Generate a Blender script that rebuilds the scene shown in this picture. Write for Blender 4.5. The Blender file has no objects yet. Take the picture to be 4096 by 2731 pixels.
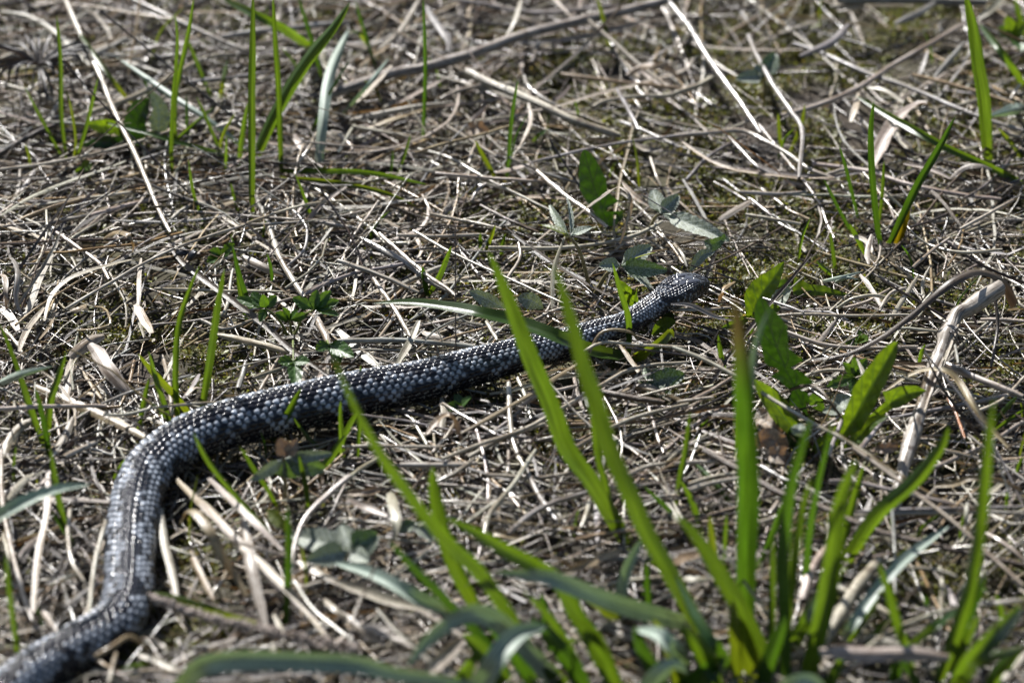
import bpy, math, random
import numpy as np
from mathutils import Vector

# ------------------------------------------------------------------ camera, sky, sun, exposure
scene = bpy.context.scene
COL = scene.collection
PITCH, DIST, HFOV = math.radians(33), 3.15, math.radians(10.0)
CAM = np.array([0.0, -DIST * math.cos(PITCH), DIST * math.sin(PITCH)])
cd = bpy.data.cameras.new('camera')
cam = bpy.data.objects.new('camera', cd); COL.objects.link(cam)
cam.location = CAM
cam.rotation_euler = (math.pi / 2 - PITCH, 0, 0)
cd.sensor_width = 36.0
cd.lens = 18.0 / math.tan(HFOV / 2)
cd.clip_start, cd.clip_end = 0.05, 200.0
cd.dof.use_dof = True
cd.dof.focus_distance = DIST - 0.005
cd.dof.aperture_fstop = 5.8
scene.camera = cam

SUN_AZ, SUN_EL = math.radians(-27), math.radians(42)
world = bpy.data.worlds.new('World'); scene.world = world; world.use_nodes = True
wn = world.node_tree
sky = wn.nodes.new('ShaderNodeTexSky'); sky.sky_type = 'NISHITA'; sky.sun_disc = False
sky.sun_elevation = SUN_EL; sky.sun_rotation = SUN_AZ
wn.links.new(sky.outputs[0], wn.nodes['Background'].inputs[0])
wn.nodes['Background'].inputs[1].default_value = 0.05
S = Vector((math.sin(SUN_AZ) * math.cos(SUN_EL), math.cos(SUN_AZ) * math.cos(SUN_EL), math.sin(SUN_EL)))
ld = bpy.data.lights.new('sun', 'SUN'); ld.energy = 5.0; ld.angle = math.radians(0.53); ld.color = (1.0, 0.975, 0.945)
sun = bpy.data.objects.new('sun', ld); COL.objects.link(sun)
sun.rotation_euler = S.to_track_quat('Z', 'Y').to_euler(); sun.location = (-1, 2, 3)
scene.view_settings.view_transform = 'Standard'; scene.view_settings.look = 'None'
scene.view_settings.exposure = 1.1; scene.view_settings.gamma = 1.0
scene.render.engine = 'CYCLES'
scene.cycles.max_bounces = 6; scene.cycles.diffuse_bounces = 1; scene.cycles.transmission_bounces = 4
scene.cycles.use_denoising = True

# ------------------------------------------------------------------ helpers
RNG = np.random.default_rng(11)
random.seed(5)
MM = 0.001
TH = math.tan(HFOV / 2)
FWD = np.array([0, math.cos(PITCH), -math.sin(PITCH)]); UPV = np.array([0, math.sin(PITCH), math.cos(PITCH)])
PX = 2 * DIST * TH / 4096.0                      # metres for one photograph pixel at the focus distance
TILE = dict(K=(2100, 550), L=(2850, 1000), N=(2400, 1000), A=(0, 0), B=(1350, 0), C=(2696, 0), D=(0, 900), E=(1350, 900), F=(2696, 900),
            G=(0, 1800), H=(1350, 1800), I=(2696, 1800))
ZK = 1400 / 2352.0
ZT = dict(K=800 / 2091.0, L=900 / 1660.0, N=600 / 2352.0)

def src(tile, x, y):
    o = TILE[tile]; k = ZT.get(tile, ZK); return (o[0] + x * k, o[1] + y * k)
def ray(x, y):
    return FWD + np.array([1.0, 0, 0]) * ((x - 2048) / 2048 * TH) + UPV * ((1365.5 - y) / 2048 * TH)
def on_level(x, y, z):                           # a place on the level z
    d = ray(x, y); return CAM + d * ((z - CAM[2]) / d[2])
def on_stand(x, y, base, lean=0.0):              # a place on the upright (or leaning) sheet through base
    n = np.array([0, math.cos(lean), -math.sin(lean)]); d = ray(x, y)
    return CAM + d * (np.dot(base - CAM, n) / np.dot(d, n))

_TAB = np.random.default_rng(3).random((256, 256))
def noise2(x, y, scale, ox=0, oy=0):
    x = np.asarray(x) / scale + 37.3 + ox; y = np.asarray(y) / scale + 91.7 + oy
    i = np.floor(x).astype(int); j = np.floor(y).astype(int); fx = x - i; fy = y - j
    fx = fx * fx * (3 - 2 * fx); fy = fy * fy * (3 - 2 * fy)
    t = lambda a, b: _TAB[a % 256, b % 256]
    return (t(i, j) * (1 - fx) + t(i + 1, j) * fx) * (1 - fy) + (t(i, j + 1) * (1 - fx) + t(i + 1, j + 1) * fx) * fy

def spline(P, n):
    P = np.asarray(P, float)
    if len(P) == 2: P = np.array([P[0], (P[0] + P[1]) / 2, P[1]])
    Q = np.vstack([2 * P[0] - P[1], P, 2 * P[-1] - P[-2]])
    seg = np.linalg.norm(np.diff(P, axis=0), axis=1); cum = np.concatenate([[0], np.cumsum(seg)])
    out = []
    for s in np.linspace(0, cum[-1], n):
        k = min(max(np.searchsorted(cum, s) - 1, 0), len(P) - 2); t = (s - cum[k]) / max(seg[k], 1e-9)
        a, b, c, d = Q[k], Q[k + 1], Q[k + 2], Q[k + 3]
        out.append(0.5 * (2 * b + (c - a) * t + (2 * a - 5 * b + 4 * c - d) * t * t + (3 * b - a - 3 * c + d) * t ** 3))
    return np.array(out)

def build(name, V, F, mat, parent=None, tint=None, suv=None, smooth=True):
    me = bpy.data.meshes.new(name)
    V = np.ascontiguousarray(V, np.float32).reshape(-1, 3); F = np.ascontiguousarray(F, np.int32)
    k = F.shape[1]
    me.vertices.add(len(V)); me.vertices.foreach_set('co', V.ravel())
    me.loops.add(F.size); me.loops.foreach_set('vertex_index', F.ravel())
    me.polygons.add(len(F)); me.polygons.foreach_set('loop_start', np.arange(0, F.size, k, dtype=np.int32))
    if smooth: me.polygons.foreach_set('use_smooth', np.ones(len(F), bool))
    if tint is not None:
        T = np.ones((len(V), 4), np.float32); T[:, :3] = tint
        a = me.attributes.new('tint', 'FLOAT_COLOR', 'POINT'); a.data.foreach_set('color', T.ravel())
    if suv is not None:
        a = me.attributes.new('suv', 'FLOAT_VECTOR', 'POINT'); a.data.foreach_set('vector', np.ascontiguousarray(suv, np.float32).ravel())
    me.update(calc_edges=True); me.materials.append(mat)
    ob = bpy.data.objects.new(name, me); COL.objects.link(ob)
    if parent is not None: ob.parent = parent
    return ob

def recentre(ob, p):                             # put a single-mesh thing's origin at its base
    p = Vector([float(c) for c in p]); me = ob.data
    v = np.empty(len(me.vertices) * 3, np.float32); me.vertices.foreach_get('co', v)
    v = v.reshape(-1, 3) - np.array(p, np.float32); me.vertices.foreach_set('co', v.ravel()); me.update(); ob.location = p
def tag(o, label, cat, group=None, kind=None):
    if label: o['label'] = label
    if cat: o['category'] = cat
    if group: o['group'] = group
    if kind: o['kind'] = kind
    return o
def thing(name, loc, label, cat, group=None):
    o = bpy.data.objects.new(name, None); COL.objects.link(o); o.empty_display_size = 0.01
    o.location = [float(c) for c in loc]
    return tag(o, label, cat, group)
def adopt(ob, root):
    ob.parent = root; ob.matrix_parent_inverse.identity()
    me = ob.data; off = np.array(root.location, np.float32)
    v = np.empty(len(me.vertices) * 3, np.float32); me.vertices.foreach_get('co', v)
    me.vertices.foreach_set('co', (v.reshape(-1, 3) - off).ravel()); me.update()
    return ob

def frames(P):                                   # P (N,n,3) -> tangent, side, up
    T = np.gradient(P, axis=1); T /= np.linalg.norm(T, axis=2, keepdims=True) + 1e-12
    R = np.broadcast_to(np.array([0.05, 0.1, 1.0]), T.shape).copy()
    steep = np.abs(T[..., 2]) > 0.93
    R[steep] = (0.2, 1.0, 0.1)
    A = np.cross(T, R); A /= np.linalg.norm(A, axis=2, keepdims=True) + 1e-12
    return T, A, np.cross(A, T)

def tubes(P, R, sides=5, squash=1.0):
    P = np.asarray(P, float); N, n, _ = P.shape
    _, A, B = frames(P)
    ang = np.arange(sides) * 2 * math.pi / sides
    V = P[:, :, None, :] + R[:, :, None, None] * (A[:, :, None, :] * np.cos(ang)[None, None, :, None] + B[:, :, None, :] * (squash * np.sin(ang))[None, None, :, None])
    idx = np.arange(N * n * sides).reshape(N, n, sides)
    a = idx[:, :-1]; b = idx[:, 1:]
    F = np.stack([a, np.roll(a, -1, 2), np.roll(b, -1, 2), b], -1).reshape(-1, 4)
    L = np.concatenate([np.zeros((N, 1)), np.cumsum(np.linalg.norm(np.diff(P, axis=1), axis=2), 1)], 1)
    su = np.zeros((N, n, sides, 3)); su[..., 0] = np.sin(ang) * 0.8; su[..., 1] = L[:, :, None] * 100; su[..., 2] = (np.arange(N) * 1.37 % 50)[:, None, None]
    return V.reshape(-1, 3), F, su.reshape(-1, 3)

def ribbons(P, W, roll, fold=0.35, across=3, face=None):
    """flat leaves: P (N,n,3), W (N,n) half widths, roll (N,n) turn about the length, fold = depth of the crease"""
    P = np.asarray(P, float); N, n, _ = P.shape
    T, A, B = frames(P)
    if face is not None:
        A = np.cross(T, np.broadcast_to(face, T.shape)); A /= np.linalg.norm(A, axis=2, keepdims=True) + 1e-12
        B = np.cross(A, T)
    c = np.cos(roll)[..., None]; s = np.sin(roll)[..., None]
    A2 = A * c + B * s; B2 = B * c - A * s
    u = np.linspace(-1, 1, across)
    fo = np.broadcast_to(np.asarray(fold, float).reshape(-1, 1) if np.ndim(fold) else np.full((N, 1), fold), (N, 1))
    V = P[:, :, None, :] + W[:, :, None, None] * (A2[:, :, None, :] * u[None, None, :, None] + B2[:, :, None, :] * ((np.abs(u) - 0.5)[None, None, :] * fo[:, :, None])[..., None])
    idx = np.arange(N * n * across).reshape(N, n, across)
    F = np.stack([idx[:, :-1, :-1], idx[:, :-1, 1:], idx[:, 1:, 1:], idx[:, 1:, :-1]], -1).reshape(-1, 4)
    L = np.concatenate([np.zeros((N, 1)), np.cumsum(np.linalg.norm(np.diff(P, axis=1), axis=2), 1)], 1)
    su = np.zeros((N, n, across, 3)); su[..., 0] = u; su[..., 1] = L[:, :, None] * 100; su[..., 2] = (np.arange(N) * 1.37 % 50)[:, None, None]
    return V.reshape(-1, 3), F, su.reshape(-1, 3)

# ------------------------------------------------------------------ materials
class MT:
    def __init__(s, name):
        s.m = bpy.data.materials.new(name); s.m.use_nodes = True; s.t = s.m.node_tree; s.n = s.t.nodes
        s.p = s.n['Principled BSDF']; s.out = s.n['Material Output']
    def add(s, kind, **kw):
        nd = s.n.new(kind)
        for k, v in kw.items():
            if k.startswith('i_'):
                key = k[2:]; nd.inputs[int(key) if key.isdigit() else key].default_value = v
            else: setattr(nd, k, v)
        return nd
    def link(s, a, b): s.t.links.new(a, b)
    def attr(s, name): return s.add('ShaderNodeAttribute', attribute_name=name)
    def ramp(s, fac, stops):
        r = s.add('ShaderNodeValToRGB'); e = r.color_ramp.elements
        while len(e) < len(stops): e.new(0.5)
        for k, (p, c) in enumerate(stops): e[k].position = p; e[k].color = (*c, 1)
        s.link(fac, r.inputs[0]); return r.outputs[0]
    def mix(s, a, b, fac, mode='MIX'):
        x = s.add('ShaderNodeMix', data_type='RGBA', blend_type=mode)
        for v, i in ((fac, 0), (a, 6), (b, 7)):
            if hasattr(v, 'links'): s.link(v, x.inputs[i])
            else: x.inputs[i].default_value = v if i == 0 else (*v, 1)
        return x.outputs[2]
    def math(s, op, a, b=0.0, c=0.0):
        x = s.add('ShaderNodeMath', operation=op)
        for i, v in enumerate((a, b, c)):
            if hasattr(v, 'links'): s.link(v, x.inputs[i])
            else: x.inputs[i].default_value = v
        return x.outputs[0]
    def noise(s, vec, scale, detail=2, rough=0.5):
        x = s.add('ShaderNodeTexNoise'); x.inputs['Scale'].default_value = scale; x.inputs['Detail'].default_value = detail; x.inputs['Roughness'].default_value = rough
        if vec is not None: s.link(vec, x.inputs['Vector'])
        return x.outputs[0]
    def scaled(s, vec, xyz):
        x = s.add('ShaderNodeVectorMath', operation='MULTIPLY'); s.link(vec, x.inputs[0]); x.inputs[1].default_value = xyz; return x.outputs[0]
    def thin(s, color, share):                    # light also comes through
        tr = s.add('ShaderNodeBsdfTranslucent'); s.link(color, tr.inputs[0])
        mx = s.add('ShaderNodeMixShader'); mx.inputs[0].default_value = share
        s.link(s.p.outputs[0], mx.inputs[1]); s.link(tr.outputs[0], mx.inputs[2]); s.link(mx.outputs[0], s.out.inputs[0])

def straw_material(name, share, rough=0.42):
    m = MT(name); tint = m.attr('tint').outputs[0]; uv = m.attr('suv').outputs[1]
    fib = m.noise(m.scaled(uv, (1.5, 0.16, 3.0)), 3.0, 3, 0.6)
    spot = m.noise(m.scaled(uv, (0.6, 2.2, 5.0)), 1.6, 3, 0.65)
    c1 = m.mix(tint, m.mix(tint, (0.36, 0.29, 0.21), 1.0, 'MULTIPLY'), m.ramp(fib, [(0.40, (0, 0, 0)), (0.60, (0.95,) * 3)]))
    c2 = m.mix(c1, (0.10, 0.065, 0.035), m.ramp(spot, [(0.54, (0, 0, 0)), (0.72, (0.8,) * 3)]))
    m.link(c2, m.p.inputs['Base Color'])
    m.p.inputs['Roughness'].default_value = rough; m.p.inputs['Specular IOR Level'].default_value = 0.8
    b = m.add('ShaderNodeBump', i_Strength=0.7, i_Distance=0.0004); m.link(fib, b.inputs['Height']); m.link(b.outputs[0], m.p.inputs['Normal'])
    if share: m.thin(m.mix(c2, (1.0, 0.78, 0.5), 1.0, 'MULTIPLY'), share)
    return m.m
M_STRAW = straw_material('dry_straw', 0.0, 0.27)
M_FLAT = straw_material('dry_leaf_blade', 0.20, 0.42)

def green_material(name, base, glow, share, rough, dead=None):
    m = MT(name); tint = m.attr('tint').outputs[0]; uv = m.attr('suv').outputs[1]
    fib = m.noise(m.scaled(uv, (2.6, 0.10, 3.0)), 2.0, 3, 0.6)
    patch = m.noise(m.scaled(uv, (0.5, 0.35, 2.0)), 1.5, 2)
    k = m.ramp(fib, [(0.32, (0.5,) * 3), (0.68, (1.3,) * 3)])
    k = m.mix(k, m.ramp(patch, [(0.3, (0.8, 0.85, 0.8)), (0.7, (1.1, 1.1, 1.0))]), 1.0, 'MULTIPLY')
    k = m.mix(k, tint, 1.0, 'MULTIPLY')
    m.link(m.mix(k, base, 1.0, 'MULTIPLY'), m.p.inputs['Base Color'])
    m.p.inputs['Roughness'].default_value = rough; m.p.inputs['Specular IOR Level'].default_value = 0.5
    b = m.add('ShaderNodeBump', i_Strength=0.35, i_Distance=0.0003); m.link(fib, b.inputs['Height']); m.link(b.outputs[0], m.p.inputs['Normal'])
    m.thin(m.mix(k, glow, 1.0, 'MULTIPLY'), share)
    return m.m
M_GRASS = green_material('fresh_grass', (0.034, 0.070, 0.015), (0.135, 0.22, 0.008), 0.38, 0.32)
M_SILVER = green_material('silvery_grass', (0.34, 0.40, 0.36), (0.14, 0.21, 0.06), 0.22, 0.52)

def leaf_material(name, base, glow, share, rough, vein, veins=7.0, pale=0.0, rim=None):
    m = MT(name); uvn = m.attr('suv'); sep = m.add('ShaderNodeSeparateXYZ'); m.link(uvn.outputs[1], sep.inputs[0])
    au = m.math('ABSOLUTE', sep.outputs[0])
    mid = m.math('LESS_THAN', au, 0.075)
    w = m.math('FRACT', m.math('SUBTRACT', m.math('MULTIPLY', sep.outputs[1], veins), m.math('MULTIPLY', au, 1.3)))
    side = m.math('LESS_THAN', m.math('ABSOLUTE', m.math('SUBTRACT', w, 0.5)), 0.085)
    v = m.math('MAXIMUM', mid, m.math('MULTIPLY', side, 0.8))
    tc = m.add('ShaderNodeTexCoord')
    n1 = m.noise(tc.outputs['Object'], 260, 3); n2 = m.noise(tc.outputs['Object'], 1400, 2)
    k = m.ramp(n1, [(0.34, (0.62,) * 3), (0.68, (1.25, 1.18, 1.0))])
    c = m.mix(m.mix(base, k, 1.0, 'MULTIPLY'), vein, v)
    if pale: c = m.mix(c, (0.42, 0.47, 0.42), m.math('MULTIPLY', m.ramp(n2, [(0.45, (0, 0, 0)), (0.6, (1,) * 3)]), pale))
    if rim: c = m.mix(c, rim, m.math('MULTIPLY', m.math('GREATER_THAN', au, 0.93), 0.7))
    m.link(c, m.p.inputs['Base Color']); m.p.inputs['Roughness'].default_value = rough
    if pale: m.p.inputs['Sheen Weight'].default_value = 0.35; m.p.inputs['Sheen Roughness'].default_value = 0.4
    b = m.add('ShaderNodeBump', i_Strength=0.5, i_Distance=0.0005); m.link(m.math('ADD', n1, m.math('MULTIPLY', v, -0.4)), b.inputs['Height']); m.link(b.outputs[0], m.p.inputs['Normal'])
    gl = m.mix(m.mix(glow, k, 1.0, 'MULTIPLY'), (glow[0] * 0.45, glow[1] * 0.5, glow[2]), v)
    m.thin(gl, share)
    return m.m
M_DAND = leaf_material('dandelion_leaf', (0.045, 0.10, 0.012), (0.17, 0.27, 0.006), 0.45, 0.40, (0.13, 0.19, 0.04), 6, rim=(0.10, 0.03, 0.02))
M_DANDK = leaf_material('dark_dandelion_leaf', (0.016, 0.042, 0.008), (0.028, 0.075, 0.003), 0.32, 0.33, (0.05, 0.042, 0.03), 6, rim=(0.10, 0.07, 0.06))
M_BERRY = leaf_material('strawberry_leaf', (0.035, 0.07, 0.02), (0.08, 0.15, 0.010), 0.28, 0.5, (0.14, 0.19, 0.08), 7, pale=0.55)
M_SHEEN = leaf_material('hairy_leaf_sun_sheen', (0.15, 0.18, 0.13), (0.13, 0.17, 0.06), 0.22, 0.6, (0.34, 0.37, 0.30), 7, pale=0.6)  # hairy leaf; sun glancing off the hairs is painted into the pale base
M_YOUNG = leaf_material('young_yellow_leaf', (0.09, 0.125, 0.012), (0.25, 0.28, 0.01), 0.45, 0.45, (0.08, 0.12, 0.02), 8)
M_BUTTER = leaf_material('buttercup_leaf', (0.035, 0.085, 0.016), (0.11, 0.21, 0.010), 0.38, 0.4, (0.09, 0.17, 0.05), 5)
M_DEAD = leaf_material('fallen_brown_leaf', (0.24, 0.17, 0.12), (0.25, 0.14, 0.06), 0.2, 0.6, (0.15, 0.10, 0.07), 6, pale=0.35)

def plain(name, col, rough, var=0.5, scale=500, spec=0.4):
    m = MT(name); tc = m.add('ShaderNodeTexCoord'); n = m.noise(tc.outputs['Object'], scale, 4, 0.6)
    lo = tuple(c * (1 - var) for c in col); hi = tuple(min(1, c * (1 + var)) for c in col)
    m.link(m.ramp(n, [(0.3, lo), (0.7, hi)]), m.p.inputs['Base Color']); m.p.inputs['Roughness'].default_value = rough
    m.p.inputs['Specular IOR Level'].default_value = spec
    b = m.add('ShaderNodeBump', i_Strength=0.6, i_Distance=0.0004); m.link(n, b.inputs['Height']); m.link(b.outputs[0], m.p.inputs['Normal'])
    return m.m
M_STEM = plain('hairy_stem', (0.20, 0.17, 0.08), 0.5)
M_HAIR = plain('pale_hair', (0.5, 0.47, 0.42), 0.5, 0.2)
M_PETIOLE = plain('green_stem', (0.12, 0.15, 0.04), 0.45)
M_POD = plain('black_pod', (0.014, 0.014, 0.018), 0.35, 0.5, 900)
M_SPIKE = plain('dry_seed_spike', (0.34, 0.28, 0.24), 0.6, 0.5, 700)
M_EYE = plain('red_brown_eye', (0.16, 0.035, 0.012), 0.08, 0.4, 1500, 0.7)
M_PUPIL = plain('pupil', (0.004, 0.004, 0.004), 0.06, 0.2)

def wood_material():
    m = MT('weathered_stalk'); uv = m.attr('suv').outputs[1]; tint = m.attr('tint').outputs[0]
    n = m.noise(m.scaled(uv, (2.6, 0.16, 1.0)), 2.5, 4, 0.65); n2 = m.noise(m.scaled(uv, (0.8, 1.3, 1.0)), 1.4, 3)
    c = m.mix(tint, m.ramp(n, [(0.38, (0.12, 0.09, 0.06)), (0.50, (0.70, 0.64, 0.56)), (0.66, (1.15, 1.12, 1.08))]), 1.0, 'MULTIPLY')
    c = m.mix(c, (0.09, 0.06, 0.04), m.ramp(n2, [(0.52, (0, 0, 0)), (0.66, (0.85,) * 3)]))
    m.link(c, m.p.inputs['Base Color']); m.p.inputs['Roughness'].default_value = 0.4
    b = m.add('ShaderNodeBump', i_Strength=0.9, i_Distance=0.0008); m.link(n, b.inputs['Height']); m.link(b.outputs[0], m.p.inputs['Normal'])
    return m.m
M_WOOD = wood_material()

def soil_material():
    m = MT('dark_soil'); tc = m.add('ShaderNodeTexCoord'); o = tc.outputs['Object']
    n = m.noise(o, 90, 5, 0.65); n2 = m.noise(o, 700, 3); n3 = m.noise(o, 7, 3)
    c = m.ramp(n, [(0.3, (0.012, 0.009, 0.006)), (0.55, (0.035, 0.025, 0.016)), (0.75, (0.065, 0.048, 0.028))])
    c = m.mix(c, (0.05, 0.048, 0.010), m.ramp(n3, [(0.40, (0, 0, 0)), (0.62, (0.6,) * 3)]))
    m.link(c, m.p.inputs['Base Color']); m.p.inputs['Roughness'].default_value = 0.9
    b = m.add('ShaderNodeBump', i_Strength=1.0, i_Distance=0.003); m.link(m.math('ADD', n, m.math('MULTIPLY', n2, 0.3)), b.inputs['Height']); m.link(b.outputs[0], m.p.inputs['Normal'])
    return m.m
M_SOIL = soil_material()
def moss_material():
    m = MT('moss'); tint = m.attr('tint').outputs[0]
    m.link(m.mix(tint, (0.17, 0.155, 0.024), 1.0, 'MULTIPLY'), m.p.inputs['Base Color']); m.p.inputs['Roughness'].default_value = 0.45
    m.thin(m.mix(tint, (0.32, 0.29, 0.03), 1.0, 'MULTIPLY'), 0.4); return m.m
M_MOSS = moss_material()
def scale_material():
    m = MT('snake_scales'); tint = m.attr('tint').outputs[0]
    tc = m.add('ShaderNodeTexCoord'); n = m.noise(tc.outputs['Object'], 900, 3)
    c = m.mix(tint, m.ramp(n, [(0.3, (0.75,) * 3), (0.7, (1.1,) * 3)]), 1.0, 'MULTIPLY')
    m.link(c, m.p.inputs['Base Color']); m.p.inputs['Roughness'].default_value = 0.19; m.p.inputs['Specular IOR Level'].default_value = 0.32
    b = m.add('ShaderNodeBump', i_Strength=0.25, i_Distance=0.0002); m.link(n, b.inputs['Height']); m.link(b.outputs[0], m.p.inputs['Normal'])
    return m.m
M_SCALE = scale_material()

TINT = dict(w=(0.45, 0.41, 0.335), t=(0.34, 0.26, 0.145), g=(0.30, 0.285, 0.265), b=(0.10, 0.068, 0.04), d=(0.055, 0.045, 0.038), o=(0.42, 0.16, 0.05))
def vary(c, k=0.18):
    f = 1 + random.uniform(-k, k); return tuple(min(1, max(0.0, x * f * (1 + random.uniform(-0.05, 0.05)))) for x in c)

# ------------------------------------------------------------------ ground
def relief(x, y):
    return (noise2(x, y, 0.055) * 6 + noise2(x, y, 0.018, 9, 4) * 3 + noise2(x, y, 0.16, 3, 8) * 6 - 9) * MM
def make_ground():
    inner = np.arange(-0.75, 0.7501, 0.0075)
    outer = np.array([1, 1.5, 2.5, 4, 8, 16, 40.0])
    g = np.concatenate([-outer[::-1], inner, outer])
    X, Y = np.meshgrid(g, g, indexing='ij'); Z = relief(X, Y)
    n = len(g); idx = np.arange(n * n).reshape(n, n)
    F = np.stack([idx[:-1, :-1], idx[1:, :-1], idx[1:, 1:], idx[:-1, 1:]], -1).reshape(-1, 4)
    o = build('ground', np.stack([X, Y, Z], -1), F, M_SOIL); tag(o, 'dark mossy soil under the dry grass', 'ground', kind='structure')
make_ground()

# ------------------------------------------------------------------ the snake's line (used by litter too)
SN = [('G', -420, 1900, 15, 10.5), ('G', -140, 1730, 16, 11), ('G', 80, 1590, 17, 11.3), ('G', 290, 1450, 17.5, 11.6), ('G', 490, 1335, 18, 11.8), ('G', 690, 1225, 18, 11.9), ('G', 805, 1130, 18, 12), ('G', 853, 1010, 18, 12.1),
      ('G', 866, 850, 18, 12.2), ('G', 876, 650, 18, 12.4), ('G', 895, 450, 18, 12.5), ('G', 935, 270, 18, 12.6), ('G', 1005, 130, 18, 12.8), ('G', 1120, 20, 18, 12.8), ('D', 1300, 1420, 18, 12.8), ('D', 1600, 1322, 18, 12.9),
      ('D', 1900, 1250, 18, 12.9), ('D', 2200, 1180, 18, 12.5), ('E', 150, 1130, 18, 12.0), ('E', 300, 1100, 18, 11.6), ('E', 600, 1040, 18, 10.9), ('E', 900, 957, 18, 10.2), ('E', 1200, 880, 18, 9.3),
      ('E', 1500, 805, 18, 8.2), ('E', 1750, 725, 20, 7.1), ('E', 1930, 668, 22, 6.6), ('E', 2080, 578, 25, 6.4), ('E', 2210, 490, 28, 6.8), ('E', 2320, 425, 29, 7.2), ('E', 2400, 400, 28, 7.0), ('F', 215, 395, 25.5, 6.5)]
AX = np.array([on_level(*src(t, x, y), z * MM) for t, x, y, z, r in SN])
AXR = np.array([r for *_, r in SN]) * MM
def snake_distance(p):
    p = np.atleast_2d(p)[:, :2]; A = AX[:-1, :2]; B = AX[1:, :2]; d = B - A
    t = np.clip(((p[:, None] - A) * d).sum(2) / (d * d).sum(1), 0, 1)
    return np.linalg.norm(p[:, None] - (A + d * t[..., None]), axis=2).min(1)

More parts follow.
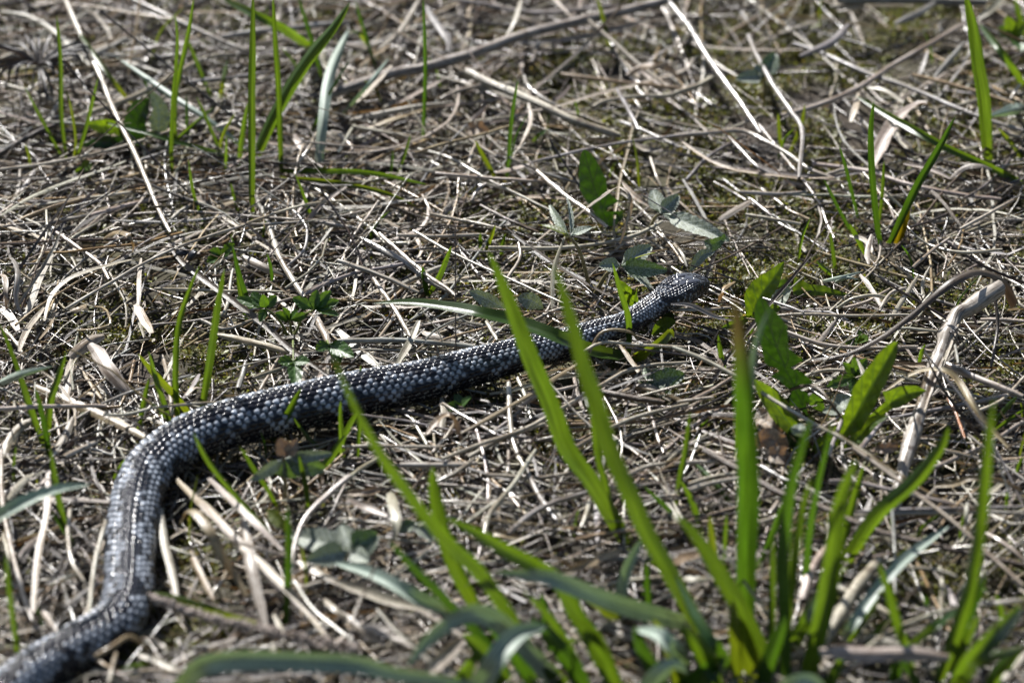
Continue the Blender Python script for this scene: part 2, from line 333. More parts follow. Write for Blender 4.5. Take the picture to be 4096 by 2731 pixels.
def make_snake():
    NS, NP = 1500, 200
    C = spline(AX, 4000); seg = np.linalg.norm(np.diff(C, axis=0), axis=1); cum = np.concatenate([[0], np.cumsum(seg)]); LEN = cum[-1]
    # smooth the line
    for _ in range(60): C[1:-1] = 0.25 * C[:-2] + 0.5 * C[1:-1] + 0.25 * C[2:]
    s = np.linspace(0, LEN, NS)
    s = np.concatenate([s[:-1][s[:-1] < LEN - 0.034], LEN - 0.034 * (1 - np.linspace(0, 1, 170)) ** 1.0]); NS = len(s)
    P = np.stack([np.interp(s, cum, C[:, k]) for k in range(3)], 1)
    T = np.gradient(P, axis=0); T /= np.linalg.norm(T, axis=1, keepdims=True)
    sd = np.cross(T, (0, 0, 1.0)); sd /= np.linalg.norm(sd, axis=1, keepdims=True); up = np.cross(sd, T)
    # radius along the body from the traced points
    k = np.concatenate([[0], np.cumsum(np.linalg.norm(np.diff(AX, axis=0), axis=1))]); k *= LEN / k[-1]
    R = np.interp(s, k, AXR)
    for _ in range(150): R[1:-1] = 0.25 * R[:-2] + 0.5 * R[1:-1] + 0.25 * R[2:]
    h = (s - (LEN - 0.034)) / 0.034                                   # 0 neck .. 1 snout
    hw = np.interp(h, [0, .12, .3, .45, .62, .8, .92, .97, 0.99, 1], np.array([6.7, 7.3, 9.0, 9.3, 8.2, 6.6, 5.4, 4.4, 3.2, .2])) * MM
    hh = np.interp(h, [0, .12, .3, .45, .62, .8, .92, .97, 0.99, 1], np.array([6.2, 6.3, 6.7, 6.9, 6.7, 5.6, 4.7, 3.9, 2.9, .2])) * MM
    W = np.where(h > 0, hw, R); H = np.where(h > 0, hh, R * 0.93)
    for _ in range(12):
        W[1:-1] = 0.25 * W[:-2] + 0.5 * W[1:-1] + 0.25 * W[2:]; H[1:-1] = 0.25 * H[:-2] + 0.5 * H[1:-1] + 0.25 * H[2:]
    phi = np.linspace(-math.pi, math.pi, NP, endpoint=False)
    hd = np.clip(h * 4, 0, 1)[:, None]                                # how much this ring is head
    ex = 1 - 0.25 * hd                                                # boxier head
    cs, sn = np.cos(phi)[None], np.sin(phi)[None]
    X = np.sign(sn) * np.abs(sn) ** ex; Y = np.sign(cs) * np.abs(cs) ** ex
    Y = np.where(Y < -0.55, -0.55 + (Y + 0.55) * 0.55, Y)             # flatter belly
    Y = np.where((Y > 0.62) & (hd > 0), 0.62 + (Y - 0.62) * (1 - 0.55 * hd), Y)   # flat crown of the head
    base = P[:, None] + sd[:, None] * (W[:, None] * X)[..., None] + up[:, None] * (H[:, None] * Y)[..., None]
    nrm = sd[:, None] * (X / W[:, None])[..., None] + up[:, None] * (Y / H[:, None])[..., None]
    nrm /= np.linalg.norm(nrm, axis=2, keepdims=True) + 1e-9
    # overlapping keeled scales
    pitch = np.where(h > 0.1, 1.9 * MM, np.where(h > -0.5, 3.0 * MM, 4.6 * MM) * np.clip(R / 0.0118, 0.62, 1.05))
    for _ in range(40): pitch[1:-1] = 0.25 * pitch[:-2] + 0.5 * pitch[1:-1] + 0.25 * pitch[2:]
    sig = np.concatenate([[0], np.cumsum(np.diff(s) / (0.5 * (pitch[1:] + pitch[:-1])))])
    PHM = 2.45
    rho = np.broadcast_to(phi / PHM * 10.5, (NS, NP)); sg = np.broadcast_to(sig[:, None], (NS, NP)).copy()
    sg += 0.10 * (noise2(sg * 0.0 + s[:, None] * 1, rho * 0.001, 0.004) - 0.5)
    best = np.full((NS, NP), -1.0); bi = np.zeros((NS, NP)); bj = np.zeros((NS, NP)); rim = np.ones((NS, NP))
    i0 = np.round(rho)
    for di in (-1, 0, 1):
        i = i0 + di; o = 0.5 * (np.abs(i) % 2); j0 = np.round(sg - o)
        for dj in (-1, 0, 1):
            j = j0 + dj; a = sg - (j + o); b = rho - i
            t = (0.55 - a) / 1.25
            ok = (t > 0) & (t < 1)
            tt = np.clip(t, 1e-4, 1 - 1e-4)
            w = 0.60 * np.clip(np.sin(math.pi * tt ** 0.85), 0, 1) ** 0.55
            q = np.abs(b) / w; ok &= q < 1
            hgt = (0.30 + 0.70 * tt) * (1 - 0.55 * q ** 3) * np.clip((1 - tt) * 9, 0.25, 1) + 0.05 * np.clip(1 - np.abs(b) / 0.2, 0, 1)
            hs = np.abs(np.sin(i * 7.13 + (j + o) * 3.71) * 917.7) % 1; hs2 = np.abs(np.sin(i * 3.33 + (j + o) * 9.17) * 713.3) % 1
            hgt = hgt + (hs - 0.5) * 0.55 * b + (hs2 - 0.5) * 0.35 * (tt - 0.6)
            hgt = np.where(ok, np.maximum(hgt, 0.01), -1)
            up_ = hgt > best
            best = np.where(up_, hgt, best); bi = np.where(up_, i, bi); bj = np.where(up_, j + o, bj)
            rim = np.where(up_, np.maximum(q * 0.93, np.clip((0.60 - tt) / 0.13, 0, 1)), rim)
    belly = np.abs(phi)[None] > PHM + 0.05
    fr = sg - np.floor(sg)
    best = np.where(belly, 0.25 + 0.6 * fr, np.maximum(best, 0.0))
    # colour: silver flanks, black zigzag along the back, dark blotches low on the flank
    cphi = bi / 10.5 * PHM; cs_ = np.interp(bj, sig, s)
    per = 0.031
    ph = cs_ / per; tri = 2 * np.abs(2 * (ph - np.floor(ph + 0.5))) - 1
    hsh = np.abs(np.sin(bi * 12.9898 + bj * 78.233) * 43758.5453) % 1
    dors = np.abs(cphi - 0.20 * tri) < 0.36 + 0.26 * (hsh - 0.5)
    ph2 = (cs_ / per) + 0.25
    side = np.abs(cphi)
    phs = np.where(cphi > 0, ph + 0.5, ph)
    blot = np.abs(phs - np.floor(phs + 0.5)) < np.interp(side, [0.95, 1.2, 1.5, 1.9], [0.0, 0.16, 0.36, 0.5])
    blot |= np.abs(np.sin(bi * 4.7 + bj * 11.3) * 5311.7) % 1 < 0.10
    low = np.clip((side - 1.25) / 0.7, 0, 1)
    pale = np.array([0.36, 0.395, 0.45]); dark = np.array([0.010, 0.010, 0.014])
    f = np.where(dors | blot, 0.0, 1.0) * (0.42 + 0.68 * hsh) * (1 - 0.66 * low)
    inhead = (np.interp(bj, sig, h) > 0.02)
    f = np.where(inhead, np.where(side < 1.3, 0.03 + 0.38 * (hsh > 0.6) * hsh, 0.05 + 0.5 * (hsh > 0.7)), f)
    f = np.where(belly, 0.10, f)
    edge = np.where(belly, 0, np.clip((rim - 0.74) / 0.2, 0, 1))  # black skin between scales, plus painted shadow at each scale's covered root
    col = dark + (pale - dark) * (f * (1 - 0.9 * edge))[..., None]
    cream = (np.abs(rim - 0.86) < 0.10) & (side > 1.5) & (hsh > 0.3) & ~belly
    col = np.where(cream[..., None], np.array([0.34, 0.32, 0.26]), col)
    # smooth shields on the crown: one frontal, two above the eyes
    amp = 1.05 * MM * np.clip(W / 0.0125, 0.0, 1.05) ** 0.6
    disp = amp[:, None] * best
    u = X * W[:, None]; v = np.broadcast_to(h[:, None], u.shape)
    for (cu, cv, ru, rv) in ((0.0, 0.63, 2.0 * MM, 0.085), (3.9 * MM, 0.62, 1.6 * MM, 0.13), (-3.9 * MM, 0.62, 1.6 * MM, 0.13), (2.0 * MM, 0.45, 1.6 * MM, 0.075), (-2.0 * MM, 0.45, 1.6 * MM, 0.075)):
        e = ((u - cu) / ru) ** 2 + ((v - cv) / rv) ** 2
        ins = (e < 1) & (Y > 0.3)
        hump = 0.75 * MM if cu > 3 * MM or cu < -3 * MM else 0.42 * MM
        disp = np.where(ins, hump * (1 - 0.35 * e ** 2), disp)
        col = np.where(ins[..., None], np.where((e < 0.8)[..., None], np.array([0.05, 0.055, 0.07]), dark), col)
    mouth = (np.abs(np.abs(phi)[None] - 2.02) < 0.045) & (h[:, None] > 0.30)
    disp = np.where(mouth, -0.5 * MM, disp); col = np.where(mouth[..., None], dark, col)
    disp *= np.clip((1 - h) * 14, 0, 1)[:, None]
    V = base + nrm * disp[..., None]
    V = V.reshape(-1, 3); idx = np.arange(NS * NP).reshape(NS, NP)
    a, b = idx[:-1], idx[1:]
    F = np.stack([a, np.roll(a, -1, 1), np.roll(b, -1, 1), b], -1).reshape(-1, 4)
    o = build('snake', V, F, M_SCALE, tint=col.reshape(-1, 3))
    tag(o, 'black and silver adder with keeled scales, its head raised above dry grass', 'snake')
    # eyes: eyeball with a slit pupil, under the ridge on both sides of the head
    ke = int(np.argmin(np.abs(h - 0.70)))
    for sgn in (1, -1):
        c = P[ke] + sd[ke] * sgn * (W[ke] * 0.86) + up[ke] * (H[ke] * 0.24)
        O = sd[ke] * sgn; E1 = T[ke]; E2 = up[ke]
        th = np.linspace(0, math.pi, 11); az = np.linspace(0, 2 * math.pi, 16, endpoint=False)
        def ball(r, k1, k2, ko, off):
            V = np.array([c + O * (off + r * ko * math.cos(t)) + (E1 * k1 * math.cos(q) + E2 * k2 * math.sin(q)) * r * math.sin(t) for t in th for q in az])
            ii = np.arange(len(th) * len(az)).reshape(len(th), len(az)); aa, bb = ii[:-1], ii[1:]
            return V, np.stack([aa, np.roll(aa, -1, 1), np.roll(bb, -1, 1), bb], -1).reshape(-1, 4)
        e = build('eye', *ball(1.55 * MM, 1, 1, 1, 0), M_EYE, parent=o)
        build('pupil', *ball(1.5 * MM, 0.22, 0.8, 0.35, 1.1 * MM), M_PUPIL, parent=e)
    return o
make_snake()

# ------------------------------------------------------------------ dry stalks, straws and dead blades traced one by one
# tile width tint shape height(mm, a-b-c along it) | points | label
STRAWS = """
A 38 w r 26-24-22|440,0 550,250 640,430 670,490 740,670 820,850 900,1010 980,1200 1060,1400 1140,1564|long white jointed straw slanting down to the black seed pods
D 36 b f 24-26-20|1130,120 1200,220 1350,350 1550,500 1750,650 1950,830 2240,1040|brown grooved stalk running from the black pods to the snake's back
A 35 w f 20|0,80 150,100 300,170 430,280 600,430|pale arched dead blade ending under the long white jointed straw
A 45 g r 20|880,-5 1080,90 1250,170 1450,260 1650,340|
A 50 g r 16|1480,250 1800,210 2100,180 2352,150|
A 45 w r 18|310,870 600,760 900,650 1150,520 1400,390 1600,370|
A 40 g f 18|820,340 1100,300 1350,280|
A 42 d r 18|-40,1050 150,950 300,880 420,830|black rotten stem lying among the straw behind the dandelion leaf
A 22 w r 22|0,1140 300,1100 600,1040 840,980 1150,880|
A 30 w f 18|0,1450 200,1330 450,1220 640,1160 850,1080|
A 28 t r 16|0,1540 330,1400 600,1330|
A 35 w r 14|600,1450 850,1380 1100,1320|
A 20 w r 22|1450,1580 1800,1450 2100,1370 2352,1350|
A 25 g r 20|1230,560 1500,530 1800,490|
A 40 w f 18|420,400 600,370 860,250|
A 30 w f 20|1440,860 1640,800|
A 28 w f 18|320,830 390,680|
A 32 g f 16|120,1310 230,1140|
A 34 w r 16|0,400 250,300 400,260|
A 30 w r 15|0,560 200,620 420,700|
A 26 t r 14|640,1240 900,1180 1120,1100|
A 30 w r 16|1150,1480 1200,1430 1290,1370|
A 24 g r 18|940,1080 1060,1040 1160,1000|
A 26 w r 20|2010,1090 2080,1000 2130,900|
A 30 w f 18|2000,1560 2150,1380 2330,1250|
A 28 t f 14|1250,1500 1500,1380 1800,1300|
A 40 w f 16|1980,900 2000,950 2040,1010|
A 45 w f 20|2180,320 2170,420 2220,480|
B 82 g r 20-24-24|-60,640 380,490 520,470 900,360 1220,240 1600,140 2000,50 2400,-60|thick weathered grey stalk, the longest and thickest one lying in the litter
B 66 w r 22-24-18|870,480 1050,570 1250,650 1500,770 1700,850 1900,910|thick bleached broken stalk tapering to a sharp pale point
B 35 w f 24|280,330 430,200 550,0|
B 50 g f 22|600,50 660,150 740,270 740,350|
B 45 w f 22|1230,0 1180,150 1130,240|
B 35 g r 18|780,0 1000,30 1250,80 1500,80 1900,30|
B 26 g r 16|480,190 650,180 800,210|
B 30 w r 20|1720,720 1800,680 2000,650 2200,640 2352,610|
B 35 g r 22|1880,600 1960,750 2020,870|
B 25 w r 20|690,665 850,600 1000,570 1200,560|
B 30 w f 24|1280,690 1300,800 1250,930 1170,1060|
B 22 t r 24|520,1030 750,960 1000,900 1170,850|
B 25 w r 20|660,1165 900,1190 1200,1215 1400,1225|
B 35 w r 22|1340,1150 1500,1290 1700,1430 1820,1530|
B 25 w r 18|620,1440 850,1490 1100,1550|
B 25 b r 20|960,1380 1200,1500 1350,1564|
B 22 w r 16|540,1000 750,1060 960,1180 1200,1300 1450,1420|
B 22 g r 22|1310,1090 1600,1020 1900,960 2352,900|
B 30 w f 22-40-48-44-20|1560,1490 1700,1380 1850,1280 1920,1270 1970,1330 1965,1430 1900,1650|pale dead blade bent over like a hook beside the strawberry plant
B 25 w r 16|100,850 330,890 550,930|
B 40 t f 18|200,860 400,790 600,730|
B 40 w f 20|80,810 450,730 770,690|
B 40 w f 24|130,690 250,570 370,440|
B 35 w f 18|0,600 200,540 420,480|
B 46 t f 24-30-22|1940,510 2030,455 2130,440 2220,455 2290,520|tan dead blade arched over the moss like a low bridge
B 30 t r 16|1500,500 1800,540 2352,600|
B 34 w f 18|420,690 580,600 740,510|
B 30 w f 20|900,810 950,770 1000,720|
B 28 w r 16|710,840 850,920 1080,1060|
B 30 w r 14|0,1030 60,930 110,840|
B 30 w r 14|0,900 100,1000 60,1040|
B 24 w r 16|880,1100 900,1020 930,950|
B 35 w f 14|1060,1160 1200,1130 1300,1100|
B 28 g r 16|1250,510 1290,590 1400,670 1500,710|
B 34 g r 18|1300,420 1330,350 1350,280|
B 28 g r 15|1900,820 2080,890 2300,990|
B 40 w f 15|1980,960 2080,1010 2170,1010|
B 24 w r 15|2100,1060 2140,1180 2170,1250|
B 24 w r 15|570,1310 610,1390 650,1460|
B 26 w r 14|900,1350 940,1280 1000,1240|
B 30 t f 14|1150,1340 1350,1320 1560,1330|
C 45 g r 22|-30,20 100,180 250,420 380,600 500,770 590,900|long jointed grey straw slanting across the open mossy patch
C 40 g r 26|500,240 560,390 680,610 800,780 860,900 840,1200|
C 40 w r 22|720,780 900,730 1200,610 1500,420 1750,270 1950,150|
C 35 g r 20|800,290 1000,360 1300,500 1600,600 1900,730 2080,800 2352,880|
C 28 t r 22|1600,500 1800,550 2050,620 2280,700|
C 50 g f 22|1180,160 1060,280 850,370|
C 100 w f 18-24-26|1340,1120 1420,920 1520,780 1650,690 1700,685|wide bleached leaf sheath folded over beside two upright grass blades
C 40 w f 24|1300,590 1420,610 1550,690|
C 45 g f 24|1480,160 1620,100 1780,10|
C 74 g r 22|1100,0 1500,-5 1900,8 2100,10|grey log-like dead stalk lying above a dark hollow
C 45 w f 20|1050,45 1280,45|
C 35 w r 18|0,910 250,885 450,870 620,950 760,1030 900,1130 1060,1190|
C 40 w r 18|0,630 150,580 260,520|
C 30 w f 20|1480,1200 1700,1110 1900,1040|
C 30 w f 22|1540,1100 1700,1130 1850,1200|
C 30 w f 20-30-22|1850,1200 1960,1120 2060,1110 2140,1140|
C 28 w r 18|480,1440 650,1470 850,1510|
C 45 w f 18|300,1480 520,1350|
C 25 g r 18|520,1340 660,1450|
C 25 w r 22|1920,1540 2100,1440 2280,1340|
C 30 w r 16|440,1290 700,1300 900,1290|
C 35 w r 16|930,1100 1300,1150 1600,1240 2000,1310 2200,1330|
C 34 g f 24|1750,520 1850,400 1960,280|
C 36 g f 22|1650,500 1680,420 1710,350|
C 44 w f 26|2040,130 2130,70 2230,-10|
C 30 w r 18|1740,560 1700,600 1670,620|
C 50 w f 20|1190,820 1220,720 1240,620|
C 26 g r 16|340,890 430,990 560,1120 700,1200|
C 26 g r 14|80,1210 250,1030 490,900|
C 26 w r 14|1000,1180 1200,1130 1400,1160|
C 30 b r 16|1680,1240 1800,1360 1930,1520|
C 24 w r 20|2260,670 2300,620 2330,570|
C 28 w r 16|2100,920 2230,900 2352,930|
D 22 w r 26|440,570 700,420 900,300 1100,200 1300,120 1650,5|
D 40 g f 18-32-16|160,620 110,500 125,330 90,230 0,240|
D 30 w f 22-30-18|0,330 40,360 40,450 45,560|
D 36 w f 20-28-20|300,640 350,470 480,350 640,290 860,240 930,230|bright twisted dead blade curving across the tangled straw
D 45 w f 18|160,640 230,450 290,300 390,100|
D 30 w r 20|380,50 480,120 660,250 740,370|
D 38 t f 16-34-18|690,90 770,45 860,60 890,120 880,180|
D 16 d r 22|0,265 250,263 480,272|
D 30 w f 26|930,540 940,350 955,220|
D 22 w r 18|1040,430 1400,440 1900,450|
D 55 t f 24|910,530 960,620 1020,720|
D 42 t f 20|1450,735 1700,790 1950,860|
D 88 w f 26-24-16|600,800 660,860 720,960 800,1060 850,1140|broad white dead blade striped by shadows beside the dark hollow
D 70 w f 22|470,890 540,830 620,770 700,740|
D 55 w f 20|440,1190 455,1050 480,900|
D 40 w f 22|130,850 180,720 300,560|
D 32 w r 30|-20,1235 300,1222 720,1220|straight pale straw lying level over the tangle
D 62 t f 20|230,1080 500,1200 800,1330 1000,1440|
D 20 w r 26|690,1275 860,1270 1100,1220 1500,1190|
D 18 g r 26|680,1200 850,1130 1100,1060 1290,1010|
D 30 w r 16|1090,880 1130,1050 1150,1290|
D 38 w f 14|2030,1070 2070,930|
D 30 w f 16|2140,1060 2175,930|
D 30 w f 14|2205,1035 2200,830|
D 28 w r 18|1700,1030 1900,960|
D 45 w r 16|1800,-20 1870,200 1960,360 2050,490|
D 50 w r 16|2120,610 2180,720 2215,830|
D 50 w f 14|1620,210 1750,280 1900,340|
D 25 w r 14|1740,1120 1880,880|
D 34 w f 16|0,1130 150,1060 330,1100|
D 55 w f 18|20,1560 60,1430 160,1330 280,1300|
D 44 w f 20|360,1540 440,1420 500,1290|
D 40 w r 22|430,1560 530,1510 640,1460|
D 40 t f 16|560,1120 640,1150 700,1240|
D 26 w r 18|1350,640 1500,700 1700,640|
D 30 t f 18|560,980 620,1080 680,1160|
D 20 t r 24-34-24|520,710 640,700 740,670 740,610 700,560 640,550|thin pale stem curled into an open loop
D 36 t f 20|480,580 540,560 580,540|
D 50 w f 18|0,560 60,600 130,720|
D 28 w r 18|0,690 80,760 150,860|
D 36 w f 18|1250,1140 1300,1090 1370,1080|
D 44 g f 14|1230,1160 1280,1100 1340,1000|
D 26 w r 16|1450,620 1520,560 1560,300|
D 40 g r 14|1600,1100 1630,1000 1650,920|short dead shoot with a browned cut tip standing behind the snake
E 35 w r 18|0,240 200,310 350,370 550,460|
E 45 g r 16|150,90 400,220 600,360 800,470|
E 30 w r 20|280,60 450,200 600,330 720,410 800,480|
E 20 w r 24|510,40 700,150 900,250 1100,340 1300,430 1530,540|
E 30 w r 18|400,70 700,75 1000,65|
E 40 g r 20|0,780 400,770 700,790 940,815|
E 35 w r 24|240,360 350,520 430,650 490,750|
E 45 w f 20|550,640 500,760 400,940|
E 50 w f 16|0,700 120,820 300,980|
E 34 w f 16-30-44|1440,560 1455,300 1530,80|white dead blade standing up behind the strawberry stem
E 30 w r 20|1000,650 1080,780|
E 22 w r 32|1650,850 1780,790 2000,800 2352,820|
E 20 t r 28-36-38-36-24|1690,860 1760,730 1850,705 1960,720 2020,775|thin straw bowed over the snake's neck
E 30 t f 24|830,1400 1000,1310 1250,1170 1500,1000 1650,900|
E 28 w r 22|700,1570 1000,1460 1250,1380 1500,1240 1800,1060 2000,960 2352,920|
E 38 w r 24-22-20|1150,1060 1160,1250 1180,1420 1230,1564|
E 44 t f 22-30-16|600,1400 680,1300 750,1275 790,1340 830,1450|striped tan dead blade folded sharply below the snake
E 30 w r 24|1600,1490 1800,1380 2000,1290 2352,1200|
E 46 b r 22|1780,1120 2000,1160 2200,1190|
E 28 w r 20|1200,1240 1350,1150 1600,1090|
E 24 w r 22|0,1490 300,1480 720,1480|
E 30 w r 18|880,1560 1100,1440 1400,1330|
E 40 w f 16|700,1160 720,1250 700,1400|
E 28 w r 18|1210,1030 1260,1180 1290,1300|
E 24 w r 16|1320,640 1500,560 1650,580|
E 26 w r 20|500,1300 560,1400 600,1470|
E 30 w r 18|640,1530 740,1400 800,1290|
E 40 w f 16|1960,1090 2100,1090 2240,1180|
E 28 t f 20|1900,800 1960,890 2080,1060|
E 26 w r 16|2090,1220 2140,1370 2200,1530|
E 40 w f 14|560,700 640,740 900,810|
E 28 g r 16|1000,1430 1200,1270 1300,1150|
E 26 w r 22|1120,390 1230,230 1220,120|
E 26 t r 14|2150,50 2250,150 2320,260|
F 50 w r 24|1800,920 2050,1030 2352,1150|grey woody side branch running away from the peeling stalk
F 60 b f 26-46-60-56-40-26-20|2290,540 2220,400 2080,320 1950,350 1800,450 1600,620 1400,760 1200,860 1000,910|brown dead blade arching over the top of the peeling woody stalk
F 22 w r 24|690,610 900,600 1200,610 1600,600|
F 22 g r 24|600,490 870,585|
F 24 w r 22|0,570 200,565 380,555|
F 28 w r 44-40-36|-10,820 200,900 400,1010 600,1140 900,1320 1200,1480 1500,1690|long thin straight straw crossing in front of the dandelion leaves
F 26 b r 22-40-44-30|720,1130 850,1085 960,1090 1050,1190 1130,1300|
F 30 g r 26|1130,1310 1080,1440 1040,1560|
F 28 w f 20-34-36|1170,1270 1230,1150 1270,1030 1230,900|
F 35 g r 24|1240,1520 1340,1400 1440,1270|
F 40 t f 24-40-34-22|1420,1110 1600,1000 1800,970 1900,1040 2000,1200 2100,1330 2250,1500|long curved dead blade draped across the peeling woody stalk
F 20 o r 24|1840,1160 1900,1270 1960,1430|red-orange dead grass stem standing in the moss
F 25 d r 40-30-20|2140,430 2165,560 2170,700 2130,950|thin black wiry stem hanging by the peeling woody stalk
F 25 w r 20|130,1170 280,1090 430,1000|
F 22 w r 22|20,1190 270,1160|
F 26 w r 22|700,700 1000,800 1300,830 1640,820|
F 30 w f 20|960,800 1050,700 1120,620|
F 26 w r 20-28-20|1100,560 1200,500 1350,470 1500,500|
F 24 w r 20|1150,560 1300,520 1450,430|
F 30 w f 22|1250,330 1330,440 1400,560|
F 26 w r 26|1600,290 1700,200 1840,90|
F 26 w r 22|1700,130 1900,180 2200,160|
F 30 w f 20|1450,640 1560,470 1650,330|
F 26 w r 18|850,1030 1020,980 1340,990|
F 30 w f 20|1180,70 1280,100 1350,200|
F 34 w f 26|1330,60 1300,180 1310,260|
F 26 w r 24|1380,580 1450,460 1560,420|
F 26 w r 18|0,130 50,200 80,280|
F 28 t f 22-40-22|300,520 330,430 400,380|
F 28 g f 44-40-26|-20,530 130,545 280,620 400,640|pale blurred dead blade reaching across to the snake's chin
F 26 w r 20|2000,1270 2200,1180 2352,1020|
F 26 w r 18|1640,1440 1800,1500 2050,1560|
F 24 g r 20|1880,780 1900,870 1910,930|
G 50 t f 18-30-30|1180,190 1290,300 1400,400 1600,620 1800,800 2000,1000 2180,1230|
G 38 w f 22-32-30|1310,320 1450,460 1620,620 1850,690|
G 44 w f 24-34-30|1400,190 1650,430 1900,680|
G 66 w f 24-30-18|1630,460 1650,580 1680,750 1740,1000 1790,1200|broad white dead blade with a notched top in the shade of the snake
G 58 t f 26-44-42-26-18|1210,490 1260,410 1330,430 1420,560 1500,730 1580,850 1660,990|tan dead blade hooked over at its top beside the snake's bend
G 46 w f 20|1080,390 1110,640 1150,800 1190,1000|
G 18 w r 18|1130,650 1300,710 1500,770|
G 35 w r 40-34-26|2352,170 2200,300 2050,450 1980,620 1960,830|white straw bowed like a sickle beside the pale strawberry leaf
G 60 w f 20|2000,740 2170,830 2352,930|
G 25 w r 24|1980,880 2100,1060 2352,1260|
G 46 w f 34-30-20|320,150 320,400 260,700 220,1100|wide white dead blade standing beside the snake's bend
G 30 w r 26|10,0 20,350 80,650 150,950 220,1150|
G 30 w r 24|470,400 460,600 490,760 570,880|
G 30 w r 26|710,480 650,700 620,900 600,1140|
G 25 g r 22|440,1060 600,930 700,880|
G 30 t r 34-38-20|640,1385 750,1320 870,1250 990,1340|bent tan straw propped against the snake's flank
G 30 t r 20|650,1410 820,1510|
G 34 w f 18|0,330 110,240 250,180|
G 40 w f 20|50,330 150,200 280,130|
G 40 w f 20|150,320 450,320 740,345|
G 34 w f 20|130,720 190,640 260,580|
G 40 w f 18|280,1060 340,1150 400,1240|
G 40 w f 20|0,1250 120,1220 320,1180|
G 44 w f 18|930,1370 1080,1430 1260,1500|
G 30 w r 20|730,1560 760,1440 780,1350|
G 30 w f 16|1000,1250 1080,1300 1120,1330|
G 26 w r 16|1400,1000 1470,900 1530,800|
G 24 g r 14|1270,1000 1330,870 1390,740|
G 60 g f 18|1700,700 1850,880 2000,1060|
G 26 w r 24|1760,960 1930,950 2180,880|
G 30 w f 18|1840,1100 1890,1200 1910,1290|
G 36 t f 18|1280,640 1330,800 1440,1000|
G 36 w f 16|1830,1290 1840,1400 1830,1560|
G 26 w r 22|850,1500 1000,1480 1250,1490|
G 30 w f 20|330,910 440,860 560,820|
G 24 w r 22|20,560 60,800 0,900|
G 40 w f 22|2180,1000 2260,1070 2352,1130|
H 80 w f 34-30|600,1500 720,1380 840,1270|short broad chopped white blade lying under the arching grass
H 60 w f 26|-20,870 200,950 400,1010 650,1070|
H 35 w r 26|990,560 1020,430 1200,200 1330,-10|
H 28 w r 24|870,490 1000,390 1090,330|
H 35 g r 26|1150,560 1250,470 1400,370 1700,270|
H 35 g r 22|1260,110 1340,280 1400,370 1480,470|
H 35 b r 24|1530,40 1600,130 1660,190|
H 60 w f 24-34-22|380,600 395,480 370,360 340,280|
H 18 w r 24|680,340 900,355 1200,360|
H 20 w r 24|0,460 180,475 350,490|
H 30 w r 22|0,250 140,130 280,40|
H 44 t f 20|60,290 200,280 300,260|
H 40 w f 22|60,320 180,380 330,440|
H 40 w r 20|420,100 700,100 940,90|
H 44 t f 22|1000,550 1100,560 1220,590|
H 50 t f 24-32-20|1480,830 1620,780 1760,720 1900,670|
H 34 w r 22|1640,520 1670,430 1690,330|
H 50 w f 20|0,1080 150,1180 330,1300|
H 44 w f 22|200,1180 330,1250 500,1320|
H 60 b f 20|150,1190 400,1200 650,1190|
H 26 w r 20|940,1060 1050,1020 1160,960|
H 30 w r 24|1900,200 2050,120 2200,90|
H 26 w r 22|1960,300 2100,310 2300,300|
H 26 g r 22|1930,380 2050,360 2200,310|
H 22 w r 22|1150,0 1160,90 1150,150|
H 30 w r 22|1200,30 1240,90 1260,150|
H 40 w f 22|2200,350 2270,450 2320,500|
H 26 t r 20|1600,600 1800,560 2000,540|
H 26 w r 30|640,220 800,150 920,60|
I 44 b r 30-30-28|200,0 440,130 720,290 1000,380 1080,420 1400,550 1700,620 2000,690 2352,760|long dark brown twig running out behind the grass tufts
I 30 g r 26|580,110 760,200 880,220|
I 30 g r 28|1040,210 1200,210 1500,270 1900,360|
I 25 g r 28|1180,420 1500,400 2352,375|
I 26 w r 26|1200,440 1600,420 2000,410 2352,420|
I 90 w r 26-28-24|980,1310 1100,1130 1250,900 1390,740|thick pale stalk stub with dark rings standing behind the grass tuft
I 60 w r 24|870,1010 920,820 1040,640|
I 92 w f 44-40-36|980,1350 1300,1370 1600,1370 1850,1400|wide pale papery sheath lying in front of the grass tufts
I 30 w r 32|1280,1340 1480,1200 1700,1110 1940,1050|
I 35 w f 30|2030,1030 2200,1010 2352,1000|
I 35 t f 24-36-26|1750,240 1880,220 2000,180 2200,200 2330,270|
I 26 w f 30-26-18|1970,350 1960,430 1970,500 2010,560|
I 22 g r 40-24|1460,340 1475,600 1480,960|thin grey dead stem standing upright in the moss
I 28 w r 52-40-30|1200,-20 1500,200 1900,500 2100,690 2352,920|long thin straight straw sloping past the peeling stalk to the mossy hollow
I 26 w r 26|1540,790 1750,800 1900,850|
I 34 g f 20|1830,900 1900,1060 2010,1200|
I 50 w r 24|1100,930 1300,1020 1450,1100|
I 26 w r 24|1790,780 1800,900 1790,1130|
I 40 w f 24|1270,1240 1500,1300 1800,1370|
I 30 w r 26|0,90 200,80 430,80|
I 26 w r 26|90,230 250,180 430,150|
I 30 w r 28|100,270 260,220 440,190|
I 30 w r 28|560,490 640,460 720,430|
I 60 t f 30|0,760 90,710 180,690|
I 40 w f 30|60,860 150,860 240,860|
I 30 w r 26|640,430 720,330 790,280|
I 24 w r 24|1040,640 1180,440 1240,330|
I 26 w r 24|1640,400 1690,330 1750,260|
I 26 w r 22|1370,560 1430,600 1460,660|
I 26 w r 26|1640,190 1700,160 1710,110|
I 30 w r 22|2100,560 2230,640 2352,740|
I 60 w f 26|2000,1380 2200,1420 2352,1500|
I 50 w f 30|2200,1560 2300,1420 2360,1350|
I 34 w f 24|2100,300 2180,230 2230,200|
I 40 g f 24|1160,720 1230,560 1330,310|
"""
